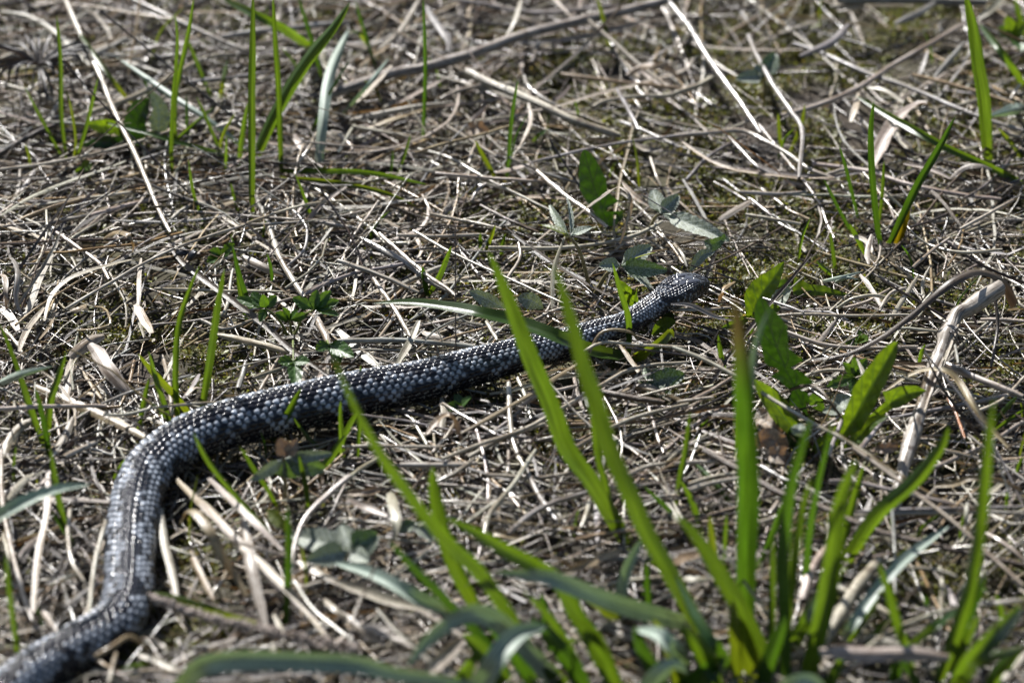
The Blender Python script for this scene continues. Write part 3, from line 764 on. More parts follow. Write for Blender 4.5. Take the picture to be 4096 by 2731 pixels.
LAND = [('F', 60, 400, "the snake's head"), ('E', 1900, 680, "the snake's neck"), ('E', 700, 1000, "the snake's slim forebody"), ('D', 1750, 1290, "the snake's broad back"), ('G', 880, 600, "the snake's bend"), ('G', 400, 1380, "the snake's hind body"),
        ('D', 1250, 190, 'the black seed pods'), ('F', 1850, 780, 'the peeling woody stalk'), ('F', 960, 1400, 'the dandelion rosette'), ('F', 640, 450, 'the young dandelion'), ('K', 700, 450, 'the lone dark dandelion leaf'), ('A', 960, 850, 'the low dandelion'),
        ('K', 800, 1250, 'the hairy strawberry plant'), ('K', 1500, 750, 'the pale grey strawberry leaf'), ('H', 60, 660, 'the large pale strawberry leaf'), ('G', 1900, 80, 'the shrivelled flower head'), ('G', 1700, 1190, 'the dry seed spike'), ('I', 650, 900, 'the upright grass clump'),
        ('H', 1300, 1200, 'the arching grass clump'), ('I', 1900, 1250, 'the splayed grass clump'), ('D', 1970, 650, 'the buttercup seedling'), ('A', 260, 460, 'the blackened flower'), ('B', 1400, 190, 'the thick weathered stalk'), ('B', 1400, 720, 'the pointed bleached stalk'),
        ('C', 1500, 850, 'the folded leaf sheath'), ('C', 2060, 500, 'the tall broad bright blade'), ('A', 1750, 900, 'the clump with the wide slanting blade'), ('A', 450, 900, 'the fan of thin sprouts'), ('D', 720, 960, 'the shadow-striped blade'), ('I', 1500, 560, 'the long dark twig'),
        ('E', 1250, 1100, 'the pointed front blade'), ('C', 550, 450, 'the blurred strawberry leaf'), ('B', 2100, 450, 'the tan bridge-shaped blade'), ('D', 560, 330, 'the bright twisted blade'), ('D', 350, 1225, 'the straight level straw'), ('G', 280, 600, 'the wide white standing blade'),
        ('C', 1400, 1400, 'the dark-bladed sprout'), ('A', 700, 600, 'the long jointed straw'), ('I', 1250, 900, 'the ringed stalk stub'), ('F', 1900, 1300, 'the red-orange stem'), ('G', 1500, 650, 'the hooked tan blade'), ('H', 480, 520, 'the round scalloped leaf')]
TODO = []                                        # (object, opening words, look, group); labels are settled once all stand
def describe(o, opening, P, group):
    L = np.linalg.norm(np.diff(P, axis=0), axis=1).sum(); chord = np.linalg.norm(P[-1] - P[0])
    form = 'straight' if chord > 0.985 * L else 'slightly bent' if chord > 0.93 * L else 'curved'
    TODO.append((o, opening, 'short' if L < 0.05 else 'long' if L > 0.11 else 'middling', form, P.mean(0), group))
def settle_labels():
    C = np.array([on_level(*src(t, x, y), 0.015) for t, x, y, _ in LAND]); seen = {}; rows = []
    for o, opening, size, form, c, group in TODO:
        k = np.argsort(((C - c)[:, :2] ** 2).sum(1)); a, b = LAND[k[0]][3], LAND[k[1]][3]
        rows.append((o, group, '%s %s, %s, near %s' % (size, opening, form, a), '%s %s, %s, between %s and %s' % (size, opening, form, a, b)))
        seen[rows[-1][2]] = seen.get(rows[-1][2], 0) + 1
    for o, group, one, two in rows:
        lb = one if seen[one] == 1 else two
        if len(lb.replace(',', '').split()) > 16: lb = one
        o['label'] = lb; o['group'] = group
def zprof(spec, n):
    z = [float(v) for v in spec.split('-')]
    if len(z) == 1: z = [z[0] + random.uniform(-3, 2), z[0], z[0] + random.uniform(-3, 2)]
    return np.interp(np.linspace(0, 1, n), np.linspace(0, 1, len(z)), z) * MM

WORD = dict(w='bleached', t='tan', g='grey', b='brown', d='black', o='orange')
def straw_label(shape, tint, w):
    if shape == 'r':
        size = 'thick' if w > 2.6 else 'slim' if w > 1.75 else 'thin'
        return '%s %s straw' % (size, WORD[tint])
    size = 'broad' if w > 3.4 else 'narrow'
    return '%s %s dead blade' % (size, WORD[tint])

def straw_mesh(name, P, d, shape, tint, mat=None, roll=None, taper=None, parent=None):
    n = len(P); t = np.linspace(0, 1, n)
    if shape == 'r':
        r = np.full(n, d / 2) * (1 - 0.18 * t)
        for c in (0.32, 0.71):                                       # joints
            k = int(c * n) if d > 1.6 * MM else -1
            if k > 0: r[k] *= 1.16
        r[0] *= 0.8; r[-1] *= 0.7
        V, F, su = tubes(P[None], r[None], 8 if d > 2.2 * MM else 6)
        col = np.array(tint)[None] * np.ones((len(V), 1))
        m = mat or M_STRAW
    else:
        w = d / 2 * (0.45 + 0.55 * np.clip(np.minimum(t * 5, (1 - t) * 3.5), 0, 1)) if taper is None else d / 2 * taper(t)
        w = w * (1 + 0.05 * np.sin(t * 17 + random.random() * 6))
        ro = random.uniform(-0.5, 0.5) + np.cumsum(RNG.normal(0, 0.07, n)) if roll is None else np.full(n, roll)
        V, F, su = ribbons(P[None], (w * 1.12)[None], ro[None], random.uniform(0.15, 0.55) * random.choice((1, -1)), 5, face=-FWD * 0.6 + np.array([0, 0, 1.0]))
        col = np.array(tint)[None] * np.ones((len(V), 1))
        m = mat or M_FLAT
    su = su + np.array([0, random.random() * 40, random.random() * 40])
    return build(name, V, F, m, tint=col, suv=su, parent=parent)

for line in STRAWS.strip().splitlines():
    head, pts, label = line.split('|'); tile, w, tint, shape, z = head.split()
    px = [src(tile, *map(float, p.split(','))) for p in pts.split()]
    n = max(8, 3 * len(px) + 2)
    pz = zprof(z, len(px))
    P = spline([on_level(a, b, c) for (a, b), c in zip(px, pz)], n)
    P += np.cumsum(RNG.normal(0, 0.10 * MM, P.shape), axis=0)
    d = float(w) * ZK * PX
    thick = shape == 'r' and d > 4.2 * MM
    nm = 'dead_stalk' if thick else 'twig' if tint in 'bd' and shape == 'r' else 'straw' if shape == 'r' else 'dry_grass_leaf'
    o = straw_mesh(nm, P, d, shape, vary(TINT[tint], 0.12), mat=M_WOOD if thick or (shape == 'r' and tint in 'bd' and d > 2 * MM) else None, taper=(lambda t: 1.15 - 0.75 * t) if 'arching over the top' in label else None)
    recentre(o, P[0])
    cat = {'dead_stalk': 'stalk', 'twig': 'twig', 'straw': 'straw', 'dry_grass_leaf': 'dead blade'}[nm]
    if label: tag(o, label, cat)
    else: tag(o, None, cat); lb = straw_label(shape, tint, d * 1000); describe(o, lb, P, lb + 's in the litter')

# ------------------------------------------------------------------ the peeling woody stalk, with joint and strips of bark
def woody():
    px = [src('F', *p) for p in ((2190, 420), (2080, 490), (1980, 560), (1905, 600), (1850, 720), (1790, 880), (1710, 1080), (1640, 1300), (1560, 1564))] + [src('I', 1520, 220), src('I', 1470, 400)]
    z = np.array([44, 44, 43, 42, 38, 33, 28, 24, 20, 16, 10]) * MM
    P = spline([on_level(a, b, c) for (a, b), c in zip(px, z)], 60)
    t = np.linspace(0, 1, 60); r = (4.1 + 0.5 * np.sin(t * 20) + 1.6 * np.exp(-((t - 0.27) / 0.03) ** 2) - 0.6 * t) * MM
    V, F, su = tubes(P[None], r[None], 14)
    A = V.reshape(60, 14, 3); c = P[:, None]; k = 1 + 0.10 * np.sin(np.arange(14) * 2.4)[None, :, None] + 0.05 * RNG.normal(size=(60, 14, 1)); A = c + (A - c) * k
    root = thing('woody_stalk', P[-1], 'thick peeling grey woody stalk bent at a knobbly joint', 'stalk')
    adopt(build('stem', A.reshape(-1, 3), F, M_WOOD, tint=np.full((len(V), 3), 0.40) * np.array([1, 0.95, 0.88]), suv=su), root)
    for k in range(5):
        i0 = random.randint(8, 40); Q = P[i0:i0 + 14] + np.array([random.uniform(-4, 4), -2.5, random.uniform(1.5, 4)]) * MM
        adopt(straw_mesh('bark_strip', Q, random.uniform(1.2, 2.4) * MM, 'f', vary(TINT['t']), parent=None), root)
    # rootlets round the joint
    j = P[16]
    for k in range(4):
        a = random.uniform(0, 6.28); Q = spline([j, j + np.array([math.cos(a) * 6, math.sin(a) * 6, 5]) * MM, j + np.array([math.cos(a + .5) * 16, math.sin(a + .5) * 16, -12]) * MM], 10)
        adopt(straw_mesh('side_shoot', Q, 0.9 * MM, 'r', TINT['d']), root)
woody()

# ------------------------------------------------------------------ green grass
# tile width mode(u = standing, l = lying) height/lean tint | points from base to tip | tuft | label
BLADES = """
A 42 u 5 g|1690,1490 1690,1000 1690,600 1697,300 1700,-60|tallgrass|
A 76 u 0 g|1700,1080 1850,750 2050,420 2250,170 2350,20|tallgrass|
A 32 u -8 g|1890,1160 1870,600 1850,300 1832,-60|tallgrass|
A 30 u 4 g|1600,1130 1630,900 1665,690|tallgrass|
A 22 u -5 g|1510,1190 1515,1050 1520,920|tallgrass|
A 26 u 6 g|1155,1180 1150,1000 1160,700 1190,300 1175,85||slender upright grass blade with a wavy reddish tip
A 28 u -6 g|1175,1010 1180,650 1240,350 1270,200 1305,-20||
A 26 u 6 g|445,1070 410,780 405,400 380,100|smalltuft|
A 26 u 3 g|425,1065 300,830 165,580|smalltuft|
A 22 u -4 g|510,1070 580,850 660,520|smalltuft|
A 16 u 0 y|490,1090 510,950 480,740 440,600|smalltuft|
A 28 l 30 y|880,700 750,530 600,320 490,150||yellowish grass blade lying along the long white jointed straw
A 34 l 26 s|1660,1010 1400,810 1200,680 1000,540 780,385||long grass blade with a silvered tip leaning over the straw
A 55 l 60 g|2100,330 1900,190 1700,90 1480,-20||
A 64 l 34 s|2140,1130 2170,800 2220,500 2345,195||wide silver-grey dead grass blade standing out of the straw
A 20 u 0 d|2080,910 2200,650 2355,395||
A 28 u 0 d|2165,530 2080,220 2005,-20||
A 28 l 26 g|1600,1085 1400,1010 1200,960 1000,900 800,850 670,810||
A 36 l 22 g|1890,1150 2100,1148 2352,1150 2550,1170 2760,1215 2870,1240||long arched grass blade with a pale sheen lying low behind the strawberry
A 30 l 18 y|1880,1195 2100,1210 2352,1240 2600,1300 2800,1390||
A 28 u 0 g|1415,650 1330,450 1240,225||
A 34 l 22 y|1480,660 1505,540 1530,405||
A 20 u 0 g|1500,1070 1420,880 1320,650||
A 18 u 0 g|1365,1490 1300,1300 1265,1070||
A 18 u 0 g|1600,1430 1575,1330 1550,1230||
A 24 u 0 g|2095,1470 2050,1350 1980,1165||
A 20 l 24 g|1150,970 1300,840 1440,720||
B 22 u 0 d|575,970 585,700 590,400 575,-30||tall dark thin grass blade standing before the thick weathered stalk
B 22 u 0 d|1140,1195 1165,850 1200,600 1215,540||
B 28 u 0 y|1055,1190 985,1060 925,945||
B 30 l 20 g|1310,960 1360,910 1420,865||
B 20 u 0 g|395,1180 450,1040 490,905||
B 20 u 0 d|350,1180 365,1080 370,1010||
B 24 l 34 s|40,760 200,580 350,390||
B 30 l 40 y|215,310 150,225 80,205||
B 26 u 0 d|265,470 215,320 120,0||
B 26 u 0 y|1830,330 1780,120 1740,-20||
C 76 u 5 g|2105,1110 2085,700 2045,450 2010,200 1955,-60||tall broad bright grass blade standing before the pale straw, wider towards its top
C 44 l 28 g|2352,1235 2100,1110 1850,1000 1650,890 1450,780 1215,640||long bright grass blade lying slantwise over the bleached sheath
C 40 u 5 d|1385,1640 1360,1500 1330,1200 1320,900 1342,680|pairtuft|
C 46 u -5 d|1450,1640 1620,1280 1780,1000 1890,785|pairtuft|
C 50 u 0 o|1500,1640 1530,1540 1580,1370|pairtuft|
C 20 u 0 g|1380,1500 1400,1300 1412,1080|pairtuft|
C 20 u 0 d|1235,1460 1160,1150 1110,975||
C 25 u 0 d|1200,1580 1100,1400 1000,1195||
C 44 l 40 g|2352,570 2200,350 2050,160||
C 28 u 0 y|2352,1080 2260,960 2175,860||
C 70 l 32 s|2352,720 2220,755 2100,790||
C 24 u 0 y|720,1020 705,880 700,760||
C 24 u 0 y|780,1020 850,850 880,700||
C 36 u 0 g|2352,250 2320,100 2290,-20||
D 50 u 8 g|290,1490 200,1240 140,1060 80,880 -5,660|edgetuft|
D 40 u 0 g|315,1430 340,1180 390,1020 442,855|edgetuft|
D 30 u -8 d|340,1590 290,1300 240,1095|edgetuft|
D 34 u 3 g|1195,1325 1180,1000 1200,700 1260,480 1345,265||tall slender grass blade curving up behind the snake's broad back
D 42 u 0 g|1355,1260 1390,1050 1420,850 1460,560 1508,292||tall straight grass blade standing close behind the snake's broad back
D 30 u 0 g|1145,1350 1100,1200 1050,1050 998,848|backtuft|
D 40 u -5 y|1285,1290 1190,1160 1060,1020 928,865|backtuft|
D 30 u 0 g|930,1370 970,1180 1008,1015|backtuft|
D 24 l 22 g|1130,1300 1070,1240 990,1185|backtuft|
D 40 u 0 d|1700,590 1650,480 1600,330 1560,135||
D 24 u 0 g|1655,650 1620,500 1590,340||
D 24 l 20 g|500,1310 545,1280 585,1245||
D 42 l 70 s|-40,1075 150,1000 360,948||blurred silver-green blade reaching in above the straw
D 38 u -10 g|1830,1450 1940,1260 2025,1095||short bright grass blade standing against the snake's flank
D 26 u -6 g|2140,1490 2060,1410 1968,1285||
D 24 u 0 g|2312,1580 2290,1300 2288,1175||
D 20 u 0 d|1830,420 1820,300 1795,190||
E 34 u 0 g|0,1500 70,1370 135,1245||
E 24 u 0 g|30,1590 25,1400 18,1195||
E 24 u 0 g|130,1590 140,1400 148,1240||
E 34 u 0 g|605,475 690,330 765,140||
E 30 u 0 d|600,470 585,370 570,275||
E 22 u 0 g|970,200 960,120 960,50||
E 22 u 0 y|990,190 1030,90 1060,0||
E 24 u 0 g|1100,200 1110,120 1130,60||
E 92 l 55 g|1955,890 1700,840 1500,760 1200,650 950,590 800,560 500,520 243,525||broad ribbed grass blade lying across the snake's back
E 34 u -6 g|1955,880 1955,640 1900,450 1848,255||slim grass blade standing in front of the snake's neck
E 60 l 30 y|1980,900 2100,840 2200,760 2240,715 2262,760||curled yellow-green grass blade just below the snake's neck
E 18 u 0 g|130,1230 150,1080 155,940||
E 24 u 0 g|1760,1190 1720,1150 1690,1100||
F 28 u 0 g|350,1020 320,900 298,735||
F 20 u -4 g|420,1600 425,1300 435,1020||
F 24 u 0 g|480,790 510,720 525,660||
F 24 u 0 g|1085,310 1070,180 1050,55||
F 24 u 0 g|1075,345 1010,290 955,235||
F 30 u 0 g|1290,200 1240,100 1180,-10||
F 26 l 26 s|1000,375 1130,345 1270,310||
F 24 l 26 s|1080,385 1160,350 1250,370||
F 24 u 0 g|1640,950 1660,860 1690,800||
F 30 u 0 g|2140,1345 2210,1250 2305,1150||
F 24 u 0 g|2160,1380 2250,1310 2352,1240||
F 26 u 0 g|400,990 440,900 470,800||
G 36 u -8 g|1825,580 1700,430 1500,200 1380,40 1300,-120||bent grass blade leaning up before the snake's flank
G 26 u 0 g|1870,390 1800,260 1720,150 1615,-20||
G 36 l 24 y|1720,1165 1450,1080 1200,1000 985,950||olive grass blade lying along the dry seed spike
G 34 u 8 g|485,640 430,480 380,250 335,-20||
G 30 u 0 g|125,1410 100,1200 60,900 38,690||
G 80 l 78 s|-80,490 0,440 200,330 400,260 610,228||wide blurred silver-green blade arching in beside the snake's bend
G 36 u 0 g|770,200 810,130 860,50||
G 38 u 4 d|1918,1200 1940,700 1932,370||dark upright grass blade beside the pale strawberry leaf
G 28 u 0 g|2080,415 2050,220 2008,30||
G 40 u 0 g|2130,150 2220,50 2330,-110||
G 30 u 0 d|480,630 400,500 340,400||
G 26 l 24 g|1000,1440 900,1450 800,1470||
G 30 u 0 d|280,1180 265,1100 255,1040||
G 112 l 80 s|1180,1640 1260,1530 1350,1450 1500,1410 1800,1400 2352,1420 2650,1490 2950,1530 3260,1570||very wide silvery grass blade arching low along the ground
H 95 u 6 g|1975,660 1830,420 1700,200 1540,-20 1430,-320 1320,-570 1220,-830 1120,-1090 1013,-1335||broad upright grass blade with a pointed tip crossing in front of the snake
H 40 u 0 g|1830,560 1820,300 1760,60 1700,-360|fronttuft|
H 86 u -6 g|1500,1600 1250,1250 1100,1000 950,800 780,640 620,450 450,230 290,0 160,-230 50,-460 -30,-640|archtuft|
H 88 u 5 g|950,1080 900,980 830,850 750,650 690,410 650,250 640,105|archtuft|
H 84 u 8 g|1860,1540 1750,1300 1620,1130 1500,900 1350,790 1150,680 950,560 715,445|archtuft|
H 96 l 70 s|2420,1180 1950,1050 1700,960 1450,860 1250,830 1065,820|archtuft|
H 50 u 0 d|1210,1600 1000,1300 760,1050 620,900 500,780 345,605|archtuft|
H 86 l 50 s|760,1095 560,1010 400,920 200,820 -20,755||wide blurred blue-green blade trailing below the pale strawberry leaf
H 112 l 84 s|1480,1570 1250,1300 1050,1130 900,1090 750,1150 600,1280 465,1460|archtuft|
H 80 u -8 g|1560,1620 1420,1480 1300,1390 1130,1225|archtuft|
H 96 u -4 d|1320,1620 1150,1330 1000,1175|archtuft|
H 44 l 40 g|1400,1282 1520,1278 1655,1280||
H 60 u 0 s|1900,1090 1900,1000 1950,800 2055,585|fronttuft|
H 98 l 60 s|2320,1460 2260,1340 2150,1240 1985,1200|fronttuft|
H 70 u 0 y|1910,1180 1800,1080 1700,1000 1560,955|archtuft|
H 48 u 0 g|1640,1490 1550,1330 1400,1100 1245,945|archtuft|
H 90 u 10 g|2530,1320 2352,1040 2220,800 2080,550 1950,250 1830,-10 1740,-310 1640,-610 1560,-910 1450,-1250|fronttuft|
H 40 u 0 g|2200,820 2120,760 2030,690|fronttuft|
H 46 u 0 d|2110,1120 2090,900 2085,760|fronttuft|
H 40 u 0 d|1380,1250 1400,1120 1370,960|archtuft|
H 30 u 0 d|2352,560 2250,420 2060,240|fronttuft|
I 98 u 4 g|680,1500 500,1200 400,1000 280,800 120,560 -10,420|fronttuft|
I 108 u -4 d|480,1180 490,700 500,300 495,0 470,-500 430,-860 408,-1040|fronttuft|tip
I 52 u -6 s|500,1000 520,400 490,0 520,-470 560,-750 648,-960|fronttuft|
I 34 u 0 d|550,810 640,620 740,330|fronttuft|
I 66 u 3 d|745,1620 740,1100 730,800 740,600 790,250 865,-30 930,-230|fronttuft|
I 52 u 0 g|740,1400 780,950 810,700 860,400 925,185|fronttuft|
I 42 u 0 d|880,1020 910,600 970,250 1035,-40 1060,-200|fronttuft|
I 96 u -3 g|880,1600 940,1350 1000,1100 1060,800 1090,500 1150,250 1225,60|fronttuft|
I 44 u 4 g|1110,700 1180,450 1280,90|fronttuft|
I 80 u -6 g|1070,860 1200,680 1330,480 1450,350 1620,200 1790,-20 1845,-160|fronttuft|
I 60 l 40 s|1130,1260 1180,1200 1350,950 1500,780 1650,650 1850,505|fronttuft|
I 50 u 0 g|1610,1590 1560,1350 1500,1180 1440,950 1375,755||
I 40 u 0 y|1450,880 1490,760 1560,650||
I 44 u 0 g|1270,1340 1350,1240 1435,1135|fronttuft|
I 70 l 46 g|1590,1330 1750,1200 1945,1045|cornertuft|
I 98 l 70 g|1890,1600 2000,1400 2150,1250 2340,1045|cornertuft|
I 78 l 50 y|2030,1410 2100,1390 2380,1315||
I 62 u 0 d|1800,1600 1880,1300 2000,1050 2095,825|cornertuft|
I 76 u -5 g|1750,1610 1850,1350 1960,1000 2020,700 2060,400 2100,0 2130,-250 2150,-350|cornertuft|
I 70 u 4 y|1900,1600 1890,1400 1960,1250|cornertuft|
I 60 u 8 g|1820,1610 1900,1400 1990,1230 2050,1100|cornertuft|
I 40 u 0 y|330,890 270,720 240,435|fronttuft|
I 26 u 0 g|330,820 340,600 352,425|fronttuft|
I 36 u 0 g|650,1380 660,1000 665,595|fronttuft|
I 80 l 50 g|790,1310 880,1150 975,945|fronttuft|
I 108 l 60 d|360,1470 280,1350 150,1150 0,830|fronttuft|
I 70 u 0 y|440,1600 420,1300 395,1000|fronttuft|
I 100 u 0 y|560,1570 500,1330 440,1120|fronttuft|
I 130 l 40 d|60,1600 200,1500 350,1400|fronttuft|
I 40 u 0 g|1180,1290 1300,1100 1400,930|fronttuft|
I 34 u 0 g|2180,1220 2195,1080 2160,960||
I 22 u 0 g|2300,170 2320,100 2345,40||
I 20 u 0 g|2230,400 2235,330 2238,280||
I 26 u 0 d|1700,1080 1690,1000 1660,950||
I 26 u 0 d|2040,990 2080,950 2110,930||
I 30 l 20 g|410,400 280,230 130,75||
I 34 u 0 g|190,550 120,350 40,200|fronttuft|
I 34 u 0 g|10,420 40,200 80,0 110,-260|fronttuft|
H 90 u 0 d|1700,1680 1560,1420 1420,1240 1300,1120|archtuft|
H 110 l 70 s|900,1680 1020,1480 1120,1330 1240,1220 1400,1180|archtuft|
H 90 u -8 g|1900,1680 1820,1480 1700,1280 1560,1100|archtuft|
H 100 u 4 g|1150,1690 1060,1500 960,1360 840,1230|archtuft|
H 80 u 0 d|2200,1680 2150,1500 2050,1330 2000,1180|fronttuft|
H 100 l 60 s|2050,1690 2150,1520 2260,1440 2352,1500|fronttuft|
H 70 u 6 y|2300,1690 2280,1500 2200,1300 2120,1130|fronttuft|
H 80 u -6 g|700,1690 800,1560 880,1440 930,1340|archtuft|
I 90 u -6 g|300,1690 240,1480 160,1320 40,1180|fronttuft|
I 80 u 4 d|600,1690 620,1480 700,1250 760,1100|fronttuft|
I 90 l 60 s|700,1690 780,1580 900,1540 1020,1580|fronttuft|
I 60 u 0 g|1000,1690 1040,1560 1100,1450 1180,1360|fronttuft|
I 60 u 0 d|1650,1690 1600,1540 1520,1420 1430,1340|cornertuft|
I 80 u -4 g|2100,1690 2140,1560 2220,1440 2330,1330|cornertuft|
I 60 u 4 d|1480,1600 1490,1420 1500,1340||
"""
GT = dict(g=(1.0, 1.0, 1.0), d=(0.55, 0.72, 0.75), y=(1.5, 1.15, 0.9), s=(1.0, 1.0, 1.0), o=(2.1, 0.95, 0.6))
TUFT = dict(tallgrass='small grass clump with a tall stem and one wide slanting bright blade',
            smalltuft='small sprout of thin grass blades fanning out beside the dandelion leaf',
            pairtuft='grass sprout of dark upright blades with an orange dying blade at its foot',
            edgetuft='grass sprout with a broad leaning blade beside the straight pale straw',
            backtuft='small grass sprout of short bright blades tucked close behind the snake',
            archtuft='big clump of wide grass blades arching over with blue-grey undersides',
            fronttuft='dense clump of tall upright grass blades, one with a brown withered tip',
            cornertuft='grass clump of glossy blades splaying from one base, its tallest blade bright green')
roots = {}
def blade_mesh(name, P, w, tint, tipfade=None, mat=None):
    n = len(P); t = np.linspace(0, 1, n)
    prof = np.interp(t, [0, 0.12, 0.4, 0.7, 0.88, 0.96, 1], [0.72, 0.88, 1.0, 0.92, 0.6, 0.32, 0.03])
    face = CAM - P.mean(0); face /= np.linalg.norm(face)
    roll = random.uniform(-0.65, 0.65) + np.cumsum(RNG.normal(0, 0.05, n)) + t * random.uniform(-0.5, 0.5)
    V, F, su = ribbons(P[None], (w / 2 * prof * 1.25)[None], roll[None], random.uniform(0.45, 0.9) * random.choice((1, 1, -1)), 7, face=face)
    col = np.ones((len(V), 3)) * np.array(tint)
    tt = np.repeat(t, 7)
    col *= (1 + (0.35 * np.clip(0.25 - tt, 0, 1) * 4)[:, None] * np.array([0.6, 0.25, 0.0]))
    if tipfade: col = np.where((tt > 0.72)[:, None], col + (np.array([0.75, 0.34, 2.4]) - col) * np.clip((tt - 0.72) / 0.15, 0, 1)[:, None], col)
    su = su + np.array([0, random.random() * 40, random.random() * 40])
    return build(name, V, F, mat or M_GRASS, tint=np.clip(col, 0, 6), suv=su)

for line in BLADES.strip().splitlines():
    parts = line.split('|'); tile, w, mode, hz, tn = parts[0].split(); tuft = parts[2]; label = parts[3] if len(parts) > 3 else ''
    px = [src(tile, *map(float, p.split(','))) for p in parts[1].split()]
    w = float(w) * ZK * PX; hz = float(hz)
    n = max(14, 4 * len(px))
    if mode == 'u':
        b = on_level(*px[0], 6 * MM); lean = math.radians(hz + random.uniform(-5, 5))
        P = [b] + [on_stand(x, y, b, lean) for x, y in px[1:]]
    else:
        k = len(px); prof = np.interp(np.linspace(0, 1, k), [0, 0.25, 0.6, 1], [8, 8 + (hz - 8) * 0.75, hz, max(hz * 0.8, 14)])
        P = [on_level(x, y, z * MM) for (x, y), z in zip(px, prof)]
    P = spline(P, n)
    tint = np.array(GT[tn]) * random.uniform(0.85, 1.12)
    tip = label == 'tip'
    o = blade_mesh('grass_shoot' if not tuft else 'blade', P, w, tint, tip, M_SILVER if tn == 's' else None)
    if tuft:
        if tuft not in roots: roots[tuft] = thing('grass_tuft', [P[0][0], P[0][1], 0.004], TUFT[tuft], 'grass')
        adopt(o, roots[tuft])
    else:
        recentre(o, P[0])
        if label and not tip: tag(o, label, 'grass blade')
        else: tag(o, None, 'grass blade'); describe(o, {'g': 'green', 'd': 'dark green', 'y': 'yellow-green', 's': 'silvery', 'o': 'orange'}[tn] + {'u': ' upright', 'l': ' low'}[mode] + ' grass blade', P, {'u': 'standing', 'l': 'low'}[mode] + ' fresh grass blades')

# ------------------------------------------------------------------ broad leaves
def leaf_mesh(name, P, prof, mat, roll=0.0, fold=0.3, wave=0.10, n=56, across=11, curl=0.0):
    """prof: rows (t, left, right) half widths in metres along the centre line"""
    P = spline(P, n); t = np.linspace(0, 1, n); pr = np.array(prof, float)
    Lw = np.interp(t, pr[:, 0], pr[:, 1]); Rw = np.interp(t, pr[:, 0], pr[:, 2])
    T = np.gradient(P, axis=0); T /= np.linalg.norm(T, axis=1, keepdims=True)
    face = CAM - P.mean(0); face /= np.linalg.norm(face)
    A = np.cross(T, face); A /= np.linalg.norm(A, axis=1, keepdims=True); B = np.cross(A, T)
    r = roll + curl * t; c, s = np.cos(r)[:, None], np.sin(r)[:, None]; A, B = A * c + B * s, B * c - A * s
    u = np.linspace(-1, 1, across)
    wu = np.where(u[None] < 0, Lw[:, None], Rw[:, None]) * np.abs(u)[None] * np.sign(u)[None]
    ww = np.maximum(Lw, Rw)[:, None]
    off = fold * ww * (np.abs(u)[None] - 0.45) + wave * ww * np.sin(t * 19 + 2.0)[:, None] * np.abs(u)[None] ** 2 + 0.05 * ww * np.sin(t * 41)[:, None] * np.abs(u)[None]
    V = P[:, None] + A[:, None] * wu[..., None] + B[:, None] * off[..., None]
    idx = np.arange(n * across).reshape(n, across)
    F = np.stack([idx[:-1, :-1], idx[:-1, 1:], idx[1:, 1:], idx[1:, :-1]], -1).reshape(-1, 4)
    su = np.zeros((n, across, 3)); su[..., 0] = u[None]; su[..., 1] = t[:, None]
    return build(name, V.reshape(-1, 3), F, mat, suv=su.reshape(-1, 3))

def stand_leaf(root, tile, pts, prof, mat, lean=0, roll=0.0, fold=0.3, base_z=8, level=None, name='leaf', curl=0.0, wave=0.06):
    px = [src(tile, *p) for p in pts]; k = ZT.get(tile, ZK) * PX
    if level is None:
        b = on_level(*px[0], base_z * MM); P = [b] + [on_stand(x, y, b, math.radians(lean)) for x, y in px[1:]]
    else:
        P = [on_level(x, y, z * MM) for (x, y), z in zip(px, np.interp(np.linspace(0, 1, len(px)), np.linspace(0, 1, len(level)), level))]
    pr = [(a, b_ * k, c_ * k) for a, b_, c_ in prof]
    return adopt(leaf_mesh(name, P, pr, mat, roll, fold, wave, curl=curl), root)

SMOOTH = lambda w, k=1.0: [(0, .12 * w, .12 * w), (.15, .45 * w, .45 * w * k), (.4, .9 * w, .9 * w * k), (.6, w, w * k), (.8, .72 * w, .72 * w * k), (.93, .36 * w, .36 * w * k), (1, .02 * w, .02 * w)]
pl = lambda tile, x, y, z=4: on_level(*src(tile, x, y), z * MM)

d1 = thing('dandelion_plant', pl('F', 960, 1500), 'dandelion rosette with one dark toothed leaf and several glowing pale green leaves', 'dandelion')
stand_leaf(d1, 'F', [(900, 1300), (850, 1180), (800, 1080), (740, 950), (690, 820), (640, 680), (605, 560), (585, 488)],
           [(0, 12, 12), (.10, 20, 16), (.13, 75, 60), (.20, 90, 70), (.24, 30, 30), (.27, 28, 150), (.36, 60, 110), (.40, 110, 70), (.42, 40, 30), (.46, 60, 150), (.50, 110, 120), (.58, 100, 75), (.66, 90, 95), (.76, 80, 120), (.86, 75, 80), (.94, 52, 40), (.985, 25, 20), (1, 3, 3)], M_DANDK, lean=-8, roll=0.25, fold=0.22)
stand_leaf(d1, 'F', [(920, 1500), (830, 1400), (750, 1300), (640, 1160), (535, 1035)], SMOOTH(76), M_DAND, lean=6, roll=-0.25, fold=0.35)
stand_leaf(d1, 'F', [(1060, 1500), (1140, 1400), (1220, 1270), (1320, 1090), (1420, 920), (1502, 785)],
           [(0, 15, 15), (.15, 40, 35), (.24, 75, 70), (.3, 60, 95), (.5, 95, 92), (.66, 82, 88), (.82, 66, 66), (.93, 45, 42), (.985, 20, 20), (1, 2, 2)], M_DAND, lean=-6, roll=0.3, fold=0.38)
stand_leaf(d1, 'F', [(1180, 1420), (1300, 1320), (1440, 1210), (1560, 1140), (1695, 1112)],
           [(0, 12, 12), (.2, 18, 22), (.45, 28, 30), (.56, 30, 34), (.60, 100, 40), (.66, 80, 52), (.8, 62, 48), (.92, 40, 28), (1, 2, 2)], M_DAND, lean=4, roll=-0.2, fold=0.3)
